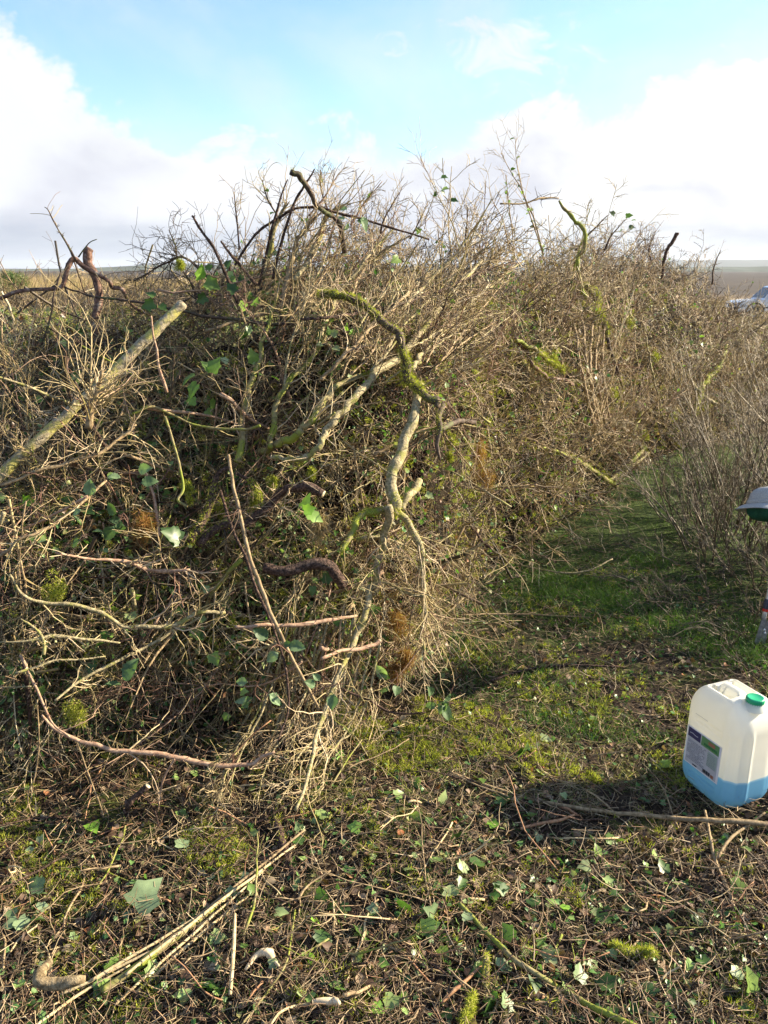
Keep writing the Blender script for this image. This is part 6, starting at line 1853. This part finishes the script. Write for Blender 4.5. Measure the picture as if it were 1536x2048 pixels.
lying('thin_stick', 'thin brown stem bowed across the ground below the fan of stems', 'bark_brown', [(500, 1770, 4), (560, 1800, 5), (640, 1825, 5), (700, 1830, 4), (770, 1828, 3)], cat='stem', noise_=0.1)
lying('thin_stick', 'long thin brown twig lying level on the shaded path', 'bark_tan', [(920, 1230, 3), (1000, 1228, 4), (1080, 1230, 4), (1180, 1238, 3)], cat='twig', noise_=0.1)
lying('thin_stick', 'long dark twig arched over the litter below the shaded path', 'bark_brown', [(980, 1362, 4), (1050, 1340, 5), (1130, 1332, 5), (1250, 1334, 3)], cat='twig', noise_=0.1)
lying('thin_stick', 'pale thin twig over the left edge of the shaded path', 'bark_pale', [(1040, 1130, 3), (1120, 1145, 4), (1180, 1140, 4), (1225, 1118, 3)], cat='twig', noise_=0.15, off=0.1, ground=False)

P_ = gsample(400, 0, 1530, 1360, 2030, 0.75)
px, py, _ = project(P_)
ok = (px > 5) & (px < 1525) & (py < 2040) & (heap(P_[:, 0], P_[:, 1]) < 0.06) & ~((px > 1350) & (py > 1350) & (py < 1640))
P_, px, py = P_[ok], px[ok], py[ok]
SK = [('tan', 'bark_tan'), ('brown', 'bark_brown'), ('pale', 'straw_stem'), ('reddish', 'splinter_wood'), ('greenish', 'bark_mossy')]
for q in range(min(240, len(P_))):
    kn, km = SK[rng.choice(5, p=[0.38, 0.22, 0.17, 0.1, 0.13])]
    long_ = rng.random() < 0.4
    L = rng.uniform(0.14, 0.36) if long_ else rng.uniform(0.05, 0.13)
    th = rng.uniform(0, 2 * pi)
    P0 = grow(P_[q][None] + [0, 0, 0.006 + rng.uniform(0, 0.012)], np.array([[cos(th), sin(th), rng.normal(0.08, 0.12)]]), np.array([L]), 9, 0.14, 0.012)
    P0[..., 2] = np.maximum(P0[..., 2], gz(P0[..., 0], P0[..., 1]) + 0.003)
    r0 = rng.uniform(0.0013, 0.0036)
    mb = MB(); R0 = taper(1, 9, r0, r0 * 0.6)
    add_tubes(mb, P0, R0, 6, rng.random(), 0, cap=True)
    if long_ and kn != 'reddish':
        a, b, c, jx, t = spawn(P0, R0, 5, 0.1, 0.95, 0.8)
        add_tubes(mb, grow(a, b, rng.uniform(0.02, 0.08, len(a)), 4, 0.2), taper(len(a), 4, 0.0011, 0.0006), 4, 0.5, 0)
    w = ground_word(px[q], py[q])
    tag(mb.obj('fallen_stick', km, origin=P0[0, 0]), f"{'long' if long_ else 'short'} {kn} stick lying {w}", 'stick', f"{'long' if long_ else 'short'} {kn} sticks lying {w}")

# fallen ivy leaves
def fallen_leaf(px, py, size, label, group=None, up=None, d=None):
    p = gpt(px, py) + np.array([0, 0, 0.012 + size * 0.15])
    o = leaf_obj(PALE_ME[rng.integers(0, 2)] if ('pale' in label or 'white' in label) else IVY_ME[rng.integers(0, 4)], p, d if d is not None else rng.normal(size=3) * [1, 1, 0.25], up if up is not None else rng.normal(size=3) * 0.4 + [0.2, -0.2, 1], size, name='ivy_leaf')
    tag(o, label, 'leaf', group)
for px, py, s, lab in [(272, 1832, 0.088, 'largest pale ivy leaf, lying on the soil left of the bundled stems'), (365, 1712, 0.055, 'pale upright ivy leaf right of the shade at the left'), (215, 1950, 0.06, 'ivy leaf half under the bundle of stems at the bottom left'), (205, 1985, 0.045, 'ivy leaf just below the bundle near the curled root'), (145, 1880, 0.035, 'small pale ivy leaf above the curled root'), (275, 1975, 0.04, 'ivy leaf right of the bundle near the bottom edge'), (540, 1960, 0.035, 'ivy leaf right of the torn wood at the bottom'), (605, 2030, 0.05, 'ivy leaf at the bottom edge below the thin arching stem'), (465, 1815, 0.04, 'bright green ivy leaf above the straight pale straw'), (510, 1812, 0.04, 'darker ivy leaf right of the bright one above the straw'), (755, 1840, 0.04, 'pale ivy leaf at the end of the bowed brown stem'), (870, 1850, 0.055, 'pale ivy leaf right of the middle of the foreground'), (1010, 1800, 0.05, 'pale ivy leaf in a cluster in front of the jerrycan'), (935, 1860, 0.04, 'bright green ivy leaf beside the pale one'), (1155, 1975, 0.06, 'pale ivy leaf right of the long dark stick at the bottom'), (1010, 2035, 0.055, 'pale ivy leaf cut by the bottom edge'), (1470, 1960, 0.045, 'small white backed ivy leaf near the bottom right corner'), (1500, 1990, 0.07, 'large dull ivy leaf at the bottom right corner'), (1195, 1715, 0.045, 'bright leaf with a drooping tip in the litter in front of the jerrycan'), (1330, 1745, 0.05, 'bright green ivy leaf in front of the jerrycan'), (880, 1620, 0.05, 'green ivy leaf at the tip of the sunny moss'), (790, 1620, 0.045, 'upright green ivy leaf right of the fan of stems'), (600, 1675, 0.04, 'pale ivy leaf at the tip of the fan of stems'), (720, 1690, 0.05, 'dark ivy leaf right of the tip of the fan')]:
    fallen_leaf(px, py, s * (1.0 if s > 0.08 else 0.78), lab, up=rng.normal(size=3) * 0.25 + [0.5, -0.6, 0.8], d=rng.normal(size=3) * [0.6, 0.3, 0.2] + [0, 0.5, 0.3])
k = 0
while k < 215:
    px, py = rng.uniform(10, 1525), rng.uniform(1420, 2040) 
    if 1350 < px and 1350 < py < 1650: continue
    if rng.random() > (0.9 if px > 600 and py > 1640 else 0.45): continue
    p = gpt(px, py)
    if heap(p[0], p[1]) > 0.08: continue
    w = ground_word(px, py)
    big = rng.random() < 0.35
    fallen_leaf(px, py, rng.uniform(0.032, 0.05) if big else rng.uniform(0.018, 0.03), f"{'larger' if big else 'small'} green ivy leaf lying {w}", f"{'larger' if big else 'small'} green ivy leaves lying {w}")
    k += 1

# ------------------------------------------------------------------ the damp air between here and the far hills
hz, ht = new_mat('haze_air')
pv = N(ht, 'ShaderNodeVolumePrincipled')
pv.inputs['Color'].default_value = (0.80, 0.88, 1.0, 1)
pv.inputs['Density'].default_value = 0.00011
pv.inputs['Anisotropy'].default_value = 0.2
ho = N(ht, 'ShaderNodeOutputMaterial')
ht.links.new(pv.outputs[0], ho.inputs['Volume'])
e_, zb, zt_ = 9100.0, -8.0, 90.0
V = [(x, y, z) for z in (zb, zt_) for x, y in ((-e_, -e_), (e_, -e_), (e_, e_), (-e_, e_))]
Q = [(3, 2, 1, 0), (4, 5, 6, 7), (0, 1, 5, 4), (1, 2, 6, 5), (2, 3, 7, 6), (3, 0, 4, 7)]
tag(MB().add(V, np.array(Q)).obj('haze', 'haze_air', smooth=False), 'thin damp haze over the far bog and hills', 'haze', kind='stuff')
